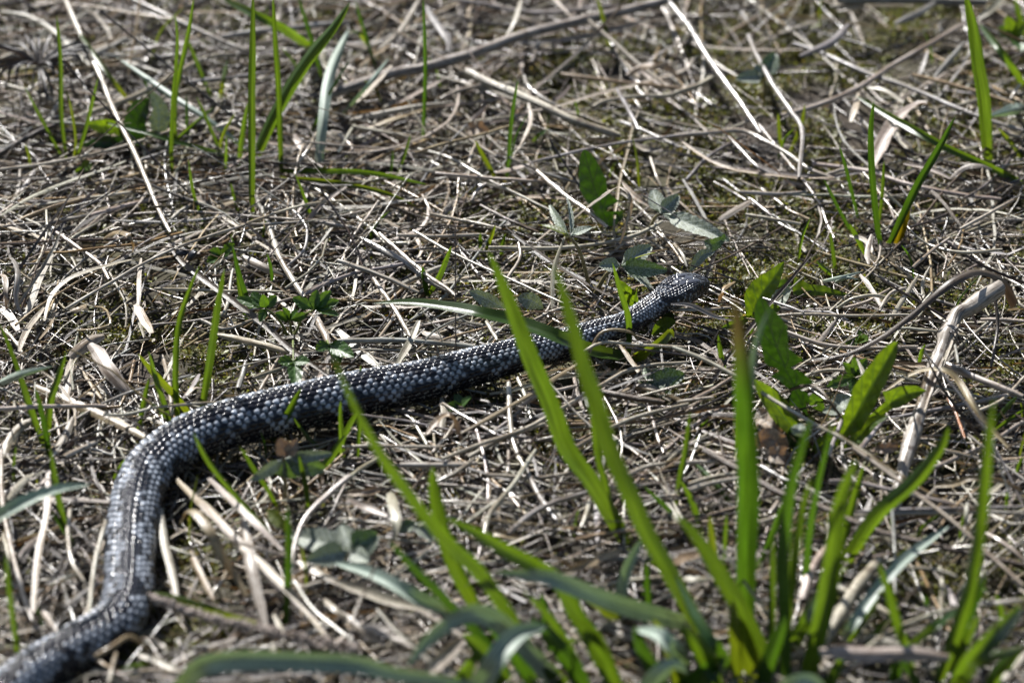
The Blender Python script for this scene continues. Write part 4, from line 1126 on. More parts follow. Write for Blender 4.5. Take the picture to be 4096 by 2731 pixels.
stand_leaf(d1, 'F', [(1120, 1560), (1180, 1480), (1250, 1420), (1330, 1330), (1440, 1280)], SMOOTH(52), M_DAND, lean=10, roll=0.4, fold=0.3)
stand_leaf(d1, 'F', [(920, 1540), (990, 1480), (1050, 1450), (1090, 1350)], SMOOTH(60), M_DAND, lean=-10, roll=0.1)
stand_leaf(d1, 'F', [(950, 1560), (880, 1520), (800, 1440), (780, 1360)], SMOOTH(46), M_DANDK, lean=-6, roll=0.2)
stand_leaf(d1, 'F', [(1000, 1250), (1080, 1230), (1130, 1180), (1190, 1150)], SMOOTH(60), M_SHEEN, level=(14, 20, 20), roll=0.3)
stand_leaf(d1, 'F', [(1010, 1250), (950, 1180), (930, 1130)], SMOOTH(46), M_BUTTER, lean=0, roll=0.2)
stand_leaf(d1, 'F', [(860, 1420), (840, 1380), (850, 1330)], SMOOTH(52), M_SHEEN, level=(36, 40, 42), roll=0.4)

d2 = thing('dandelion_plant', pl('F', 560, 610), 'young dandelion with two bright triangular leaves just ahead of the snake', 'dandelion')
stand_leaf(d2, 'F', [(520, 620), (560, 520), (600, 450), (660, 370), (740, 248)],
           [(0, 40, 40), (.25, 100, 60), (.45, 105, 68), (.65, 72, 64), (.85, 38, 36), (.96, 18, 15), (1, 2, 2)], M_DAND, lean=4, roll=0.25, fold=0.22)
stand_leaf(d2, 'F', [(800, 450), (880, 440), (960, 445), (1060, 458), (1175, 466)],
           [(0, 20, 20), (.07, 100, 30), (.16, 72, 42), (.3, 42, 44), (.55, 45, 34), (.8, 22, 20), (1, 2, 2)], M_DAND, lean=8, roll=0.1, fold=0.15)
stand_leaf(d2, 'F', [(560, 620), (640, 570), (720, 555)], SMOOTH(40), M_DAND, level=(14, 20, 20))
stand_leaf(d2, 'F', [(600, 600), (720, 480), (790, 430)], SMOOTH(62), M_SHEEN, level=(10, 16, 20), roll=0.4)
stand_leaf(d2, 'F', [(520, 610), (420, 660), (320, 690)], SMOOTH(34), M_DAND, level=(10, 14, 14))
stand_leaf(d2, 'F', [(700, 420), (740, 400), (790, 400)], SMOOTH(40), M_BUTTER, level=(10, 16, 18))

d3 = thing('dandelion_plant', pl('K', 880, 980), 'single dark upright dandelion leaf with lobed foot behind the strawberry plant', 'dandelion')
stand_leaf(d3, 'K', [(880, 960), (835, 850), (790, 700), (730, 540), (680, 360), (640, 220), (615, 130)],
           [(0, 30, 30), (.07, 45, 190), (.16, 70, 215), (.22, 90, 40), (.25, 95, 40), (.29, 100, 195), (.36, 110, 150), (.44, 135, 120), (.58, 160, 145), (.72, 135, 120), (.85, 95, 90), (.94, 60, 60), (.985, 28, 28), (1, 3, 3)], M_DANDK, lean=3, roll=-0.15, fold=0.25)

d4 = thing('dandelion_plant', pl('A', 960, 960), 'low dandelion with one crumpled dark leaf and one silvery leaf among grass sprouts', 'dandelion')
stand_leaf(d4, 'A', [(940, 980), (930, 900), (925, 820), (960, 740), (1000, 670)], [(0, 20, 20), (.2, 60, 50), (.4, 100, 70), (.6, 90, 60), (.8, 90, 50), (1, 30, 10)], M_DANDK, roll=0.2)
stand_leaf(d4, 'A', [(1060, 930), (1070, 830), (1060, 720), (1010, 600)], [(0, 20, 20), (.2, 60, 60), (.4, 80, 80), (.6, 50, 66), (.8, 40, 40), (1, 4, 4)], M_SHEEN, lean=4, roll=-0.3)
stand_leaf(d4, 'A', [(840, 920), (760, 860), (680, 850), (580, 830)], SMOOTH(56), M_DAND, level=(10, 20, 24))
stand_leaf(d4, 'A', [(900, 960), (780, 960), (660, 960), (560, 980)], SMOOTH(50), M_DANDK, level=(8, 16, 14))
stand_leaf(d4, 'A', [(620, 1080), (560, 1130), (500, 1160)], SMOOTH(40), M_DAND, level=(8, 14, 12))

# ---- strawberry leaflets: pleated, toothed
def leaflet(name, base, tip, side_px, mat, tilt=0.0, teeth=8, blunt=0.62, cup=0.25):
    base, tip = np.array(base), np.array(tip); d = tip - base; L = np.linalg.norm(d); d = d / L
    up = np.array([0, -0.45, 1.0]); A = np.cross(d, up); A /= np.linalg.norm(A); B = np.cross(A, d)
    c, s = math.cos(tilt), math.sin(tilt); A, B = A * c + B * s, B * c - A * s
    n, m = 33, 9; t = np.linspace(0, 1, n); u = np.linspace(-1, 1, m)
    w = side_px * np.clip(np.sin(math.pi * np.clip(t, 0, 1) ** blunt * 0.93 + 0.05), 0, 1) ** 0.75
    saw = 1 - 0.17 * (t * teeth % 1.0) * (t > 0.28) if teeth else np.ones(n)
    tt = t[:, None] + 0.16 * np.abs(u)[None] ** 1.3 * (1 - t[:, None])
    X = (w * saw)[:, None] * u[None]
    ph = (t[:, None] * (teeth or 5) - np.abs(u)[None] * 1.3); pleat = np.abs((ph % 1.0) - 0.5) * 2 - 0.5
    Z = cup * side_px * np.abs(u)[None] + 0.10 * side_px * pleat * (0.3 + np.abs(u)[None]) - 0.16 * L * (t[:, None] ** 2)
    V = base + d * (tt * L)[..., None] + A * X[..., None] + B * Z[..., None]
    idx = np.arange(n * m).reshape(n, m)
    F = np.stack([idx[:-1, :-1], idx[:-1, 1:], idx[1:, 1:], idx[1:, :-1]], -1).reshape(-1, 4)
    su = np.zeros((n, m, 3)); su[..., 0] = u[None]; su[..., 1] = t[:, None]
    return build(name, V.reshape(-1, 3), F, mat, suv=su.reshape(-1, 3))

def stem_mesh(P, r0, r1, mat, hairs=0, root=None):
    P = spline(P, 16); V, F, su = tubes(P[None], np.linspace(r0, r1, 16)[None], 8)
    st = adopt(build('stem', V, F, mat, suv=su, tint=np.ones((len(V), 3))), root)
    if hairs:
        k = RNG.integers(0, 16, hairs); a = RNG.uniform(0, 6.28, hairs); b0 = P[k] + RNG.normal(0, 0.4 * MM, (hairs, 3))
        dirs = np.stack([np.cos(a), np.sin(a) * 0.7, RNG.normal(0, 0.5, hairs)], 1); ln = RNG.uniform(1.2, 2.6, hairs)[:, None] * MM
        Q = np.stack([b0, b0 + dirs * ln * 0.5, b0 + dirs * ln], 1)
        V, F, _ = tubes(Q, np.tile(np.array([0.06, 0.05, 0.015]) * MM, (hairs, 1)), 3)
        h = build('hairs', V, F, M_HAIR); h['kind'] = 'stuff'; h.parent = root
        h.location = -root.location
    return st

def trifoliate(root, tile, foot, centre, cz, tips, mats, hairs=0, stem=M_STEM, r=0.9, name='leaflet', teeth=8, blunt=0.62):
    k = ZT.get(tile, ZK) * PX
    f = on_level(*src(tile, *foot), 5 * MM); c = on_level(*src(tile, *centre), cz * MM)
    mid = (f + c) / 2 + np.array([0, 0, 0.15 * np.linalg.norm(c - f)])
    stem_mesh([f, mid, c], r * 1.25 * MM, r * 0.8 * MM, stem, hairs, root)
    for q, (x, y, dz, w, tilt) in enumerate(tips):
        tp = on_level(*src(tile, x, y), (cz + dz) * MM)
        adopt(leaflet(name, c, tp, w * k, mats[q % len(mats)], tilt, teeth, blunt), root)

s1 = thing('strawberry_plant', pl('E', 1700, 520), 'wild strawberry with hairy stems, one yellow-green leaflet and one dark shaded leaflet', 'strawberry plant')
trifoliate(s1, 'K', (690, 1640), (470, 1040), 52, [(175, 870, 3, 62, -0.5), (205, 680, 6, 55, 0.7), (505, 560, 8, 48, -0.9), (700, 905, 2, 62, 0.2)], [M_YOUNG, M_BERRY, M_SHEEN, M_SHEEN], 150, r=1.0)
trifoliate(s1, 'K', (720, 1660), (1000, 1340), 32, [(1330, 1120, 6, 105, -0.3), (785, 1330, 2, 88, 0.2), (1420, 1390, 10, 108, -0.85), (1330, 1540, -4, 88, 0.45), (1330, 1150, 12, 22, 0.9)], [M_SHEEN, M_SHEEN, M_BERRY, M_SHEEN, M_YOUNG], 220, r=1.1)
s2 = thing('strawberry_plant', pl('K', 1290, 1010), 'pale grey strawberry leaf with a reddened edge spread over the moss', 'strawberry plant')
trifoliate(s2, 'K', (1290, 1010), (1420, 800), 26, [(1330, 530, 8, 95, 0.2), (1610, 600, 8, 90, -0.3), (2080, 1010, 6, 105, -0.2)], [M_SHEEN])
stand_leaf(s2, 'K', [(1400, 790), (1280, 700), (1130, 600), (1010, 460)], SMOOTH(34), M_DEAD, level=(24, 28, 26))
stand_leaf(s2, 'K', [(2080, 1010), (2060, 1060), (1960, 1120), (1870, 1090)], SMOOTH(70), M_BERRY, level=(30, 26, 24), roll=0.4)
stand_leaf(s2, 'K', [(1720, 1400), (1790, 1310), (1860, 1230), (1990, 1190)], SMOOTH(62), M_SHEEN, level=(14, 22, 26), roll=0.2)
s3 = thing('strawberry_plant', pl('H', 60, 740), 'large pale ribbed strawberry leaf lying open below the white bowed straw', 'strawberry plant')
trifoliate(s3, 'H', (40, 800), (80, 680), 26, [(-320, 540, 2, 95, 0.1), (20, 490, 8, 80, 0.1), (270, 560, 6, 95, -0.3), (200, 735, 2, 60, -0.2), (-190, 730, 2, 85, 0.3)], [M_SHEEN, M_SHEEN, M_BERRY, M_SHEEN, M_SHEEN])
s4 = thing('strawberry_plant', pl('G', 1920, 330), 'small strawberry plant with a shrivelled brown flower head and furry folded leaves', 'strawberry plant')
trifoliate(s4, 'G', (1920, 340), (1905, 60), 34, [(1700, 205, -6, 48, 0.9), (2235, 25, 0, 42, -0.6), (2050, 160, -12, 95, -1.0), (1850, 180, -14, 60, 0.8), (2190, 140, -10, 80, -0.7)], [M_SHEEN, M_SHEEN, M_BERRY, M_BERRY, M_BERRY], 60)
adopt(leaflet('dried_flower', on_level(*src('G', 1930, 40), 36 * MM), on_level(*src('D', 1880, 1440), 46 * MM), 60 * ZK * PX, M_DEAD, 0.3, 6), s4)
adopt(leaflet('dried_flower', on_level(*src('G', 1930, 40), 36 * MM), on_level(*src('D', 1990, 1450), 46 * MM), 50 * ZK * PX, M_DEAD, -0.4, 6), s4)
s5 = thing('strawberry_plant', pl('E', 2060, 1100), 'dark ribbed leaf with scalloped edge lying beside the tall front blade', 'strawberry plant')
trifoliate(s5, 'E', (2050, 1120), (2070, 1080), 14, [(2320, 1000, 8, 90, -0.3), (2230, 1130, 2, 70, 0.2), (2050, 950, 4, 60, 0.3)], [M_BERRY])
s6 = thing('strawberry_plant', pl('C', 600, 620), 'pale blurred strawberry leaf standing in the mossy clearing', 'strawberry plant')
trifoliate(s6, 'C', (610, 650), (600, 520), 22, [(430, 520, 4, 60, 0.2), (690, 350, 8, 70, -0.4), (550, 440, 6, 50, 0.3)], [M_SHEEN, M_BERRY, M_SHEEN])
s7 = thing('strawberry_plant', pl('H', 520, 570), 'little dark round scalloped leaf on a red stalk among broken straw', 'strawberry plant')
trifoliate(s7, 'H', (530, 600), (520, 480), 20, [(410, 540, -2, 46, 0.2), (600, 470, 2, 40, -0.2), (640, 600, -4, 60, 0.2)], [M_BERRY, M_YOUNG, M_SHEEN])
s8 = thing('strawberry_plant', pl('E', 820, 1250), 'small dark trifoliate leaf in the shade under the snake', 'strawberry plant')
trifoliate(s8, 'E', (820, 1270), (830, 1220), 12, [(725, 1225, 2, 42, 0.2), (890, 1150, 6, 40, 0.5), (800, 1130, 4, 45, -0.4)], [M_BUTTER])

b1 = thing('buttercup_plant', pl('D', 1960, 770), 'buttercup seedling with bright deeply lobed leaves behind the snake', 'buttercup')
for foot, c, cz, tips in [((1970, 770), (2110, 570), 34, [(2125, 440, 10, 42, 0.2), (2215, 445, 10, 44, -0.3), (2270, 505, 6, 42, -0.3), (2270, 590, 2, 40, 0.3), (1970, 485, 6, 42, 0.4)]),
                          ((1950, 770), (1780, 560), 28, [(1690, 450, 6, 44, 0.3), (1770, 480, 10, 36, 0.4), (1855, 475, 6, 40, -0.3), (1590, 480, 4, 40, 0.2), (1750, 640, -2, 34, 0.4)]),
                          ((1960, 760), (1945, 640), 24, [(1860, 590, 6, 36, 0.3), (1910, 560, 8, 34, -0.3), (1990, 570, 8, 34, 0.3), (2060, 600, 4, 34, -0.5)]),
                          ((1970, 800), (1972, 915), 22, [(1875, 915, 2, 46, 0.1), (2070, 910, 4, 44, -0.1), (1990, 1060, 0, 56, 0.3)]),
                          ((2180, 830), (2210, 800), 20, [(2352, 860, 6, 60, -0.3), (2130, 830, 2, 44, 0.3), (2290, 900, 0, 50, 0.4)])]:
    trifoliate(b1, 'D', foot, c, cz, tips, [M_BUTTER], stem=M_PETIOLE, r=0.6, name='leaf_lobe', teeth=3, blunt=0.8)
b2 = thing('buttercup_plant', pl('F', 1200, 1080), 'low cut-leaved green plant between the two big dandelion leaves', 'buttercup')
trifoliate(b2, 'F', (1200, 1100), (1215, 1020), 20, [(1150, 930, 10, 36, 0.3), (1215, 900, 12, 36, -0.2), (1290, 900, 10, 40, -0.3), (1050, 1070, 4, 44, 0.3), (1200, 1120, 0, 40, 0.2)], [M_BUTTER], stem=M_PETIOLE, r=0.5, name='leaf_lobe', teeth=3, blunt=0.8)
b3 = thing('buttercup_plant', pl('D', 1500, 200), 'dim green lobed leaves tucked beneath the straw by the black pods', 'buttercup')
trifoliate(b3, 'D', (1480, 260), (1490, 210), 14, [(1400, 240, 2, 44, 0.2), (1560, 130, 10, 44, -0.3), (1420, 170, 6, 44, 0.2)], [M_BUTTER], stem=M_PETIOLE, r=0.5, name='leaf_lobe', teeth=3, blunt=0.8)
b4 = thing('buttercup_plant', pl('C', 2280, 260), 'cluster of small bright leaves beside the tall broad grass blade', 'buttercup')
trifoliate(b4, 'C', (2290, 300), (2280, 240), 20, [(2180, 200, 6, 60, 0.2), (2352, 160, 10, 60, -0.3), (2340, 320, 2, 60, 0.2), (2240, 120, 12, 50, 0.4)], [M_BUTTER, M_DAND], stem=M_PETIOLE, r=0.6, name='leaf_lobe', teeth=3, blunt=0.8)
b5 = thing('buttercup_plant', pl('F', 1220, 790), 'dim pair of small leaves in the shade of the brown arching blade', 'buttercup')
trifoliate(b5, 'F', (1220, 820), (1225, 780), 12, [(1160, 800, 2, 46, 0.2), (1290, 760, 8, 50, -0.3), (1250, 720, 8, 44, 0.1)], [M_BUTTER, M_DAND], stem=M_PETIOLE, r=0.5, name='leaf_lobe', teeth=3, blunt=0.8)

def single_leaf(name, label, cat, tile, pts, w, mat, level, roll=0.0, fold=0.3, wave=0.06, prof=None):
    r = thing(name, on_level(*src(tile, *pts[0]), level[0] * MM), label, cat)
    stand_leaf(r, tile, pts, prof or SMOOTH(w), mat, level=level, roll=roll, fold=fold, wave=wave, name='leaf_blade'); return r
single_leaf('green_leaf', 'small oval yellow-green leaf beside the dark upright grass blade', 'leaf', 'G', [(1940, 550), (1880, 480), (1795, 395)], 46, M_YOUNG, (40, 44, 46), 0.2)
single_leaf('green_leaf', 'pale speckled leaf lying under the broad ribbed grass blade', 'leaf', 'E', [(1150, 580), (1060, 530), (960, 480), (885, 445)], 52, M_SHEEN, (14, 22, 24), 0.3)
single_leaf('green_leaf', 'bright sunlit leaf glowing behind the snake neck', 'leaf', 'N', [(600, 900), (480, 760), (380, 620), (300, 470)], 130, M_DAND, (10, 22, 30), 0.2)
single_leaf('green_leaf', 'bright green leaf tucked under the snake throat', 'leaf', 'N', [(820, 1330), (930, 1220), (1050, 1150), (1190, 1120)], 120, M_DAND, (10, 16, 20), 0.1)
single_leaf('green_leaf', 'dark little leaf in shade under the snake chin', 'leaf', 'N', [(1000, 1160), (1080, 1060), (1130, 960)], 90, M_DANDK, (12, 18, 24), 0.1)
single_leaf('green_leaf', 'grey-green torn leaf beside the bleached straw near the pale strawberry leaf', 'leaf', 'E', [(1380, 560), (1300, 510), (1210, 490)], 60, M_SHEEN, (12, 18, 18), 0.2)
single_leaf('fallen_leaf', 'crumpled brown fallen leaf under the pale dandelion leaf', 'fallen leaf', 'F', [(530, 1290), (600, 1300), (660, 1350), (730, 1390)], 70, M_DEAD, (16, 26, 18), 0.3, 0.5, 0.35)
single_leaf('fallen_leaf', 'curled grey-brown fallen leaf at the foot of the dandelion', 'fallen leaf', 'F', [(540, 1500), (620, 1440), (690, 1460), (760, 1500)], 80, M_DEAD, (14, 26, 16), -0.2, 0.4, 0.3)
single_leaf('fallen_leaf', 'dark fallen leaf in shade behind the upright grass clump', 'fallen leaf', 'I', [(600, 40), (700, 30), (790, 60)], 60, M_DEAD, (14, 22, 14), 0.2, 0.5, 0.3)
single_leaf('fallen_leaf', 'flat greyish fallen leaf beside the peeling woody stalk', 'fallen leaf', 'F', [(1320, 1510), (1420, 1500), (1510, 1490)], 36, M_DEAD, (14, 20, 14), 0.2, 0.4, 0.3)
single_leaf('fallen_leaf', 'ragged grey scrap of dead leaf among broken straw behind the strawberry', 'fallen leaf', 'B', [(860, 880), (940, 860), (1020, 890)], 52, M_DEAD, (12, 20, 14), 0.2, 0.4, 0.3)
single_leaf('fallen_leaf', 'brown fallen leaf scrap near the thin upright grass in dry litter', 'fallen leaf', 'A', [(1300, 1330), (1380, 1350), (1450, 1330)], 48, M_DEAD, (12, 18, 12), 0.2, 0.4, 0.3)

# ---- dry seed spike: a stalk covered with little capsules
def seed_spike():
    px = [src('G', *p) for p in ((1010, 985), (1300, 1090), (1600, 1170), (1900, 1240), (2150, 1290), (2420, 1345))]
    P = spline([on_level(a, b, 30 * MM) for a, b in px], 60)
    root = thing('seed_spike', P[-1], 'dry brown plantain spike covered in knobbly seed capsules by the snake', 'seed spike')
    adopt(straw_mesh('stalk', P, 1.8 * MM, 'r', TINT['b']), root)
    ico = np.array([(0, 0, 1), (.9, 0, .2), (0, .9, .2), (-.9, 0, .2), (0, -.9, .2), (0, 0, -1)]); tri = np.array([(0, 1, 2), (0, 2, 3), (0, 3, 4), (0, 4, 1), (5, 2, 1), (5, 3, 2), (5, 4, 3), (5, 1, 4)])
    V = []; F = []
    for k in range(520):
        f = random.random(); i = min(int(f * 59), 58); c = P[i] + (P[i + 1] - P[i]) * random.random()
        a = random.uniform(0, 6.28); dr = np.array([0.25 * math.cos(a), 0.8 * math.cos(a), math.sin(a)]); rr = random.uniform(0.8, 1.6) * MM
        cc = c + dr * random.uniform(1.5, 2.9) * MM * (0.7 + 0.5 * f); sc = np.array([1, 0.9, 1.1]) * rr * (1 + 0.3 * RNG.normal(size=3))
        F.append(tri + len(V) * 6); V.append(ico * sc + cc)
    o = build('capsules', np.vstack(V), np.vstack(F), M_SPIKE); o['kind'] = 'stuff'; adopt(o, root)
seed_spike()

# ---- two black pods on the brown stalk, and a dark withered seed head
def black_pods():
    root = thing('seed_pods', pl('D', 1200, 220, 22), 'two shiny black seed pods stuck on the jointed straw', 'seed pods')
    th = np.linspace(0, math.pi, 9); az = np.linspace(0, 2 * math.pi, 12, endpoint=False)
    for x, y, a in ((1225, 185, 0.1), (1290, 205, 0.9)):
        c = on_level(*src('D', x, y), 31 * MM)
        V = np.array([c + np.array([3.6 * math.cos(t) * math.cos(a) - 2 * math.sin(t) * math.cos(q) * math.sin(a), 2.4 * math.sin(t) * math.sin(q), 3.6 * math.cos(t) * math.sin(a) + 2.2 * math.sin(t) * math.cos(q) * math.cos(a)]) * MM * (1 + 0.1 * math.sin(q * 3)) for t in th for q in az])
        ii = np.arange(len(th) * len(az)).reshape(len(th), len(az)); A, B = ii[:-1], ii[1:]
        adopt(build('pod', V, np.stack([A, np.roll(A, -1, 1), np.roll(B, -1, 1), B], -1).reshape(-1, 4), M_POD), root)
    Q = spline([on_level(*src('D', x, y), 33 * MM) for x, y in ((1330, 180), (1220, 165), (1130, 150), (1020, 160), (950, 210))], 14)
    adopt(straw_mesh('pod_stalk', Q, 0.9 * MM, 'r', TINT['b']), root)
black_pods()
def dark_head(name, label, tile, foot, centre, h, spread, count, curl):
    f = on_level(*src(tile, *foot), 6 * MM); c = on_stand(*src(tile, *centre), f)
    root = thing(name, f, label, 'seed head')
    adopt(straw_mesh('stalk', spline([f, (f + c) / 2 + np.array([2, 0, 0]) * MM, c], 10), 1.6 * MM, 'r', TINT['d']), root)
    for k in range(count):
        a = k * 2.4; l = random.uniform(0.6, 1.1) * spread * MM
        e = c + np.array([math.cos(a) * l, math.sin(a) * l, random.uniform(-0.2, 0.5) * l])
        e2 = e + np.array([math.cos(a) * 3, math.sin(a) * 3, -curl * random.uniform(0.5, 1.2)]) * MM
        adopt(straw_mesh('withered_ray', spline([c, (c + e) / 2 + np.array([0, 0, 3]) * MM, e, e2], 10), random.uniform(1.0, 2.2) * MM, 'f', vary((0.035, 0.028, 0.024)), roll=random.uniform(-1, 1)), root)
dark_head('withered_flower', 'blackened withered seed head drooping above the straw', 'A', (270, 700), (260, 440), 0, 26, 34, 9)
dark_head('withered_flower', 'small black shrivelled flower head lying in tangled pale straw', 'D', (270, 860), (270, 800), 0, 13, 16, 5)

# ------------------------------------------------------------------ the mass of litter
def dens(x, y):
    """how thick the straw lies: thin over the mossy open places and in the hollows"""
    d = 1.0 - 0.38 * np.clip((np.asarray(x) + 0.06) / 0.16, 0, 1) * np.clip((np.asarray(y) + 0.02) / 0.15, 0, 1)
    for tile, u, v, r, k in (('C', 1350, 330, 60, .75), ('C', 500, 700, 60, .55), ('C', 1000, 800, 50, .5), ('B', 2000, 450, 45, .6), ('B', 2200, 1000, 40, .45), ('E', 900, 300, 60, .35), ('F', 1200, 600, 50, .4), ('F', 2200, 1200, 45, .5),
                             ('I', 2100, 700, 60, .55), ('I', 1500, 800, 40, .35), ('D', 820, 880, 26, .75), ('D', 1350, 900, 34, .7), ('G', 1350, 850, 32, .8), ('G', 1250, 1250, 30, .5), ('F', 300, 500, 40, .4), ('E', 800, 1180, 26, .5),
                             ('D', 30, 400, 20, .6), ('A', 350, 560, 40, .5), ('H', 1350, 150, 30, .5)):
        c = on_level(*src(tile, u, v), 0); d = d * (1 - k * np.exp(-((x - c[0]) ** 2 + ((y - c[1]) * 0.8) ** 2) / (r * MM) ** 2))
    return d
def litter_paths(N, n, L0, L1, top, seed, wav=1.0, box=((-0.42, 0.42), (-0.52, 0.56)), rise=0.08):
    g = np.random.default_rng(seed)
    M = int(N * 2.2)
    x = g.uniform(*box[0], M); y = g.uniform(*box[1], M)
    keep = g.random(M) < dens(x, y) * (0.55 + 0.9 * noise2(x, y, 0.05, 21, 5)); x, y = x[keep][:N], y[keep][:N]; N = len(x)
    L = np.exp(g.uniform(math.log(L0), math.log(L1), N)) * MM
    # the lie of the straw turns slowly from place to place
    left = np.clip((0.05 - x) / 0.25, 0, 1); far = np.clip((y + 0.05) / 0.3, 0, 1)
    main = (0.62 * left * far) + (-0.45) * (1 - left) * far + (0.15 + 0.5 * left) * (1 - far) + (noise2(x, y, 0.09, 2, 2) - 0.5) * 2.4
    th = main + g.normal(0, 0.55, N); wild = g.random(N) < 0.3; th = np.where(wild, g.uniform(0, math.pi, N), th)
    th += math.pi * (g.random(N) < 0.5)
    step = L / (n - 1)
    bend = g.normal(0, 0.16 * wav, N)[:, None] + g.normal(0, 0.13 * wav, (N, n - 1))
    kink = (g.random(N) < 0.16); kp = g.integers(1, n - 1, N); bend[np.arange(N)[kink], kp[kink]] += g.normal(0, 0.9, N)[kink]
    ang = th[:, None] + np.cumsum(bend, 1)
    slope = g.normal(0, rise, N)[:, None] + g.normal(0, 0.10 * wav, (N, n - 1)) * 0.8
    slope = np.where((g.random(N) < 0.05)[:, None], g.uniform(0.25, 0.9, N)[:, None], slope)
    P = np.zeros((N, n, 3)); P[:, 0, 0] = x; P[:, 0, 1] = y
    q = g.random(N) ** 0.8
    hgt = top * MM * (0.35 + 0.9 * noise2(x, y, 0.07, 4, 1)) * (0.35 + 0.65 * dens(x, y))
    P[:, 0, 2] = 1.0 * MM + q * hgt
    for k in range(1, n):
        P[:, k] = P[:, k - 1] + np.stack([np.cos(ang[:, k - 1]), np.sin(ang[:, k - 1]), slope[:, k - 1]], 1) * step[:, None]
    P[..., :2] -= (P[:, n // 2, :2] - P[:, 0, :2])[:, None] * 0.5
    P[..., 2] -= (P[:, -1, 2] - P[:, 0, 2])[:, None] * 0.4
    P[..., 2] = np.clip(P[..., 2], relief(P[..., 0], P[..., 1]) + 0.6 * MM, None)
    # straws pressed flat where the snake lies
    D = snake_distance(P.reshape(-1, 3)).reshape(N, n)
    cap = np.where(D < 16 * MM, 9 * MM, np.where(D < 30 * MM, (9 + (D / MM - 16) * 1.5) * MM, 1.0))
    P[..., 2] = np.minimum(P[..., 2], cap)
    return P, g

def palette(g, N, dark=0.2):
    base = np.array([TINT['w'], TINT['t'], TINT['g'], TINT['b'], (0.58, 0.54, 0.46), (0.36, 0.24, 0.10), TINT['d']])
    base = np.vstack([base, (0.045, 0.028, 0.016)])
    p = np.array([0.26, 0.10, 0.06, dark, 0.16, 0.06, dark * 0.8, dark]); p /= p.sum()
    c = base[g.choice(len(base), N, p=p)]
    return np.clip(c * g.uniform(0.6, 1.15, (N, 1)) * g.uniform(0.94, 1.06, (N, 3)), 0, 0.75)

def mass(name, label, P, R, g, flat, sides, mat, dark=0.2, fold=0.4):
    N, n, _ = P.shape
    if flat:
        roll = g.normal(0, 0.6, N)[:, None] + np.cumsum(g.normal(0, 0.16, (N, n)), 1)
        V, F, su = ribbons(P, R, roll, g.uniform(-fold, fold, N), 3); k = n * 3
    else:
        V, F, su = tubes(P, R, sides); k = n * sides
    col = np.repeat(palette(g, N, dark), k, axis=0)
    o = build(name, V, F, mat, tint=col, suv=su); tag(o, label, 'litter', kind='stuff'); return o

P, g = litter_paths(3500, 8, 40, 170, 17, 101, 0.42); R = (g.uniform(0.4, 1.0, len(P)) * MM)[:, None] * np.linspace(1.05, 0.7, 8)[None]
mass('straw_litter', 'tangled mass of dry round straws covering the soil', P, R, g, False, 5, M_STRAW)
P, g = litter_paths(2900, 8, 40, 150, 18, 202, 0.75); R = (g.uniform(0.4, 1.15, len(P)) * MM)[:, None] * np.interp(np.linspace(0, 1, 8), [0, .1, .8, 1], [.8, 1, .95, .4])[None]
mass('dead_blade_litter', 'tangled mass of flat dead grass blades covering the soil', P, R, g, True, 3, M_FLAT)
P, g = litter_paths(2600, 9, 18, 70, 18, 303, 2.6, rise=0.16); R = (g.uniform(0.12, 0.34, len(P)) * MM)[:, None] * np.linspace(1, 0.6, 9)[None]
mass('fine_straw_litter', 'fine curly dry stems threaded through the litter', P, R, g, False, 4, M_STRAW, 0.4)
P, g = litter_paths(6500, 4, 4, 18, 9, 404, 1.2, rise=0.3); R = (g.uniform(0.3, 1.1, len(P)) * MM)[:, None] * np.array([0.8, 1, 0.95, 0.6])[None]
mass('chopped_straw_litter', 'small broken straw bits scattered over the soil', P, R, g, True, 3, M_FLAT, 0.6, 0.9)
P, g = litter_paths(1700, 7, 30, 130, 22, 707, 0.45, rise=0.12); R = (g.uniform(0.22, 0.55, len(P)) * MM)[:, None] * np.linspace(1, 0.65, 7)[None]
mass('pale_straw_litter', 'thin pale straws strewn over the darker litter', P, R, g, False, 5, M_STRAW, 0.03)
# beyond the frame the same litter goes on, thinner
P, g = litter_paths(2600, 6, 40, 160, 16, 505, 1.0, box=((-1.3, 1.3), (-1.3, 1.5)))
far = (np.abs(P[:, 0, 0]) > 0.4) | (P[:, 0, 1] < -0.5) | (P[:, 0, 1] > 0.54); P = P[far]; R = (g.uniform(0.5, 1.6, len(P)) * MM)[:, None] * np.ones((1, 6))
mass('outlying_litter', 'dry straw carrying on beyond the clearing', P, R, g, True, 3, M_FLAT)

# a last layer of single straws and dead blades lying on top, each its own thing
P, g = litter_paths(130, 12, 45, 150, 6, 606, 0.45, box=((-0.29, 0.29), (-0.34, 0.40)))
ok = [k for k in range(len(P)) if snake_distance(P[k]).min() > 0.020]
for c, k in enumerate(ok):
    Q = P[k].copy(); Q[:, 2] += (7 + 9 * random.random()) * MM
    if c % 2: shape, d = 'r', random.choice((1.1, 1.5, 1.9, 2.3)) * MM * random.uniform(0.9, 1.1)
    else: shape, d = 'f', random.choice((1.5, 2.0, 2.8)) * MM * random.uniform(0.9, 1.1)
    tn = random.choice('wwwtgg')
    o = straw_mesh('straw' if shape == 'r' else 'dry_grass_leaf', Q, d, shape, vary(TINT[tn], 0.12)); recentre(o, Q[0])
    tag(o, None, 'straw' if shape == 'r' else 'dead blade'); lb = straw_label(shape, tn, d * 1000); describe(o, lb, Q, lb + 's in the litter')

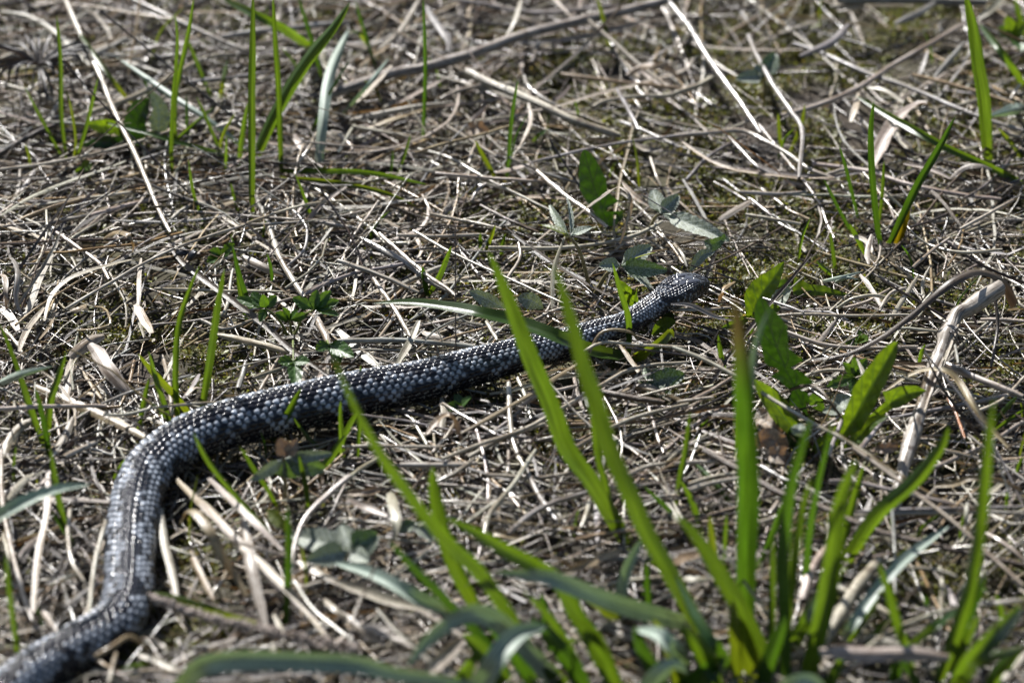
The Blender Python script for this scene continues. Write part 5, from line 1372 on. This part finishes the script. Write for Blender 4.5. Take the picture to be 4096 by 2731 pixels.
# ------------------------------------------------------------------ moss
def moss(N, seed):
    g = np.random.default_rng(seed); M = N * 6
    x = g.uniform(-0.40, 0.40, M); y = g.uniform(-0.48, 0.54, M)
    p = np.clip((1.15 - dens(x, y)) * 1.1 + (x > 0.02) * 0.12, 0, 1) * np.clip((noise2(x, y, 0.03, 6, 6) - 0.30) * 2.4, 0, 1)
    k = g.random(M) < p; x, y = x[k][:N], y[k][:N]; n = len(x)
    z = relief(x, y) + np.clip(noise2(x, y, 0.014, 1, 7) * 11 - 1, 0, 10) * MM * g.uniform(0.5, 1, n)
    a = g.uniform(0, 6.28, n); l = g.uniform(1.6, 4.6, n) * MM; e = g.uniform(0.2, 1.2, n); w = l * g.uniform(0.12, 0.26, n)
    b = np.stack([x, y, z], 1); d = np.stack([np.cos(a) * np.cos(e), np.sin(a) * np.cos(e), np.sin(e)], 1); s = np.stack([-np.sin(a), np.cos(a), 0 * a], 1)
    m1 = b + d * (l * 0.5)[:, None]; tip = b + d * l[:, None] + np.array([0, 0, -0.15]) * l[:, None]
    V = np.stack([b, m1 - s * w[:, None], tip, m1 + s * w[:, None]], 1).reshape(-1, 3); F = np.arange(n * 4).reshape(-1, 4)
    c = np.array([1, 1, 1.0]) * g.uniform(0.25, 1.2, (n, 1)) * np.array([1, 1, 1]) * np.where(g.random((n, 1)) < 0.25, np.array([[1.25, 1.05, 2.0]]), np.array([[0.85, 1.0, 0.8]]))
    o = build('moss', V, F, M_MOSS, tint=np.repeat(c, 4, 0), smooth=False); tag(o, 'yellow-green moss growing low between the straws', 'moss', kind='stuff')
moss(150000, 77)

# a few more thin grass sprouts
for k in range(46):
    x = random.uniform(-0.27, 0.27); y = random.uniform(-0.25, 0.36)
    if snake_distance((x, y, 0))[0] < 0.017: continue
    h = random.uniform(10, 34) * MM; a = random.uniform(0, 6.28); ln = random.uniform(0.1, 0.7) * h
    b = np.array([x, y, 5 * MM])
    Pb = spline([b, b + np.array([math.cos(a) * ln * .3, math.sin(a) * ln * .3, h * .55]), b + np.array([math.cos(a) * ln, math.sin(a) * ln, h])], 10)
    o = blade_mesh('grass_sprout', Pb, random.uniform(0.8, 1.6) * MM, np.array(GT[random.choice('gggdy')])); recentre(o, b)
    tag(o, None, 'grass sprout'); describe(o, 'thin grass sprout', Pb, 'tiny grass sprouts in the litter')
settle_labels()
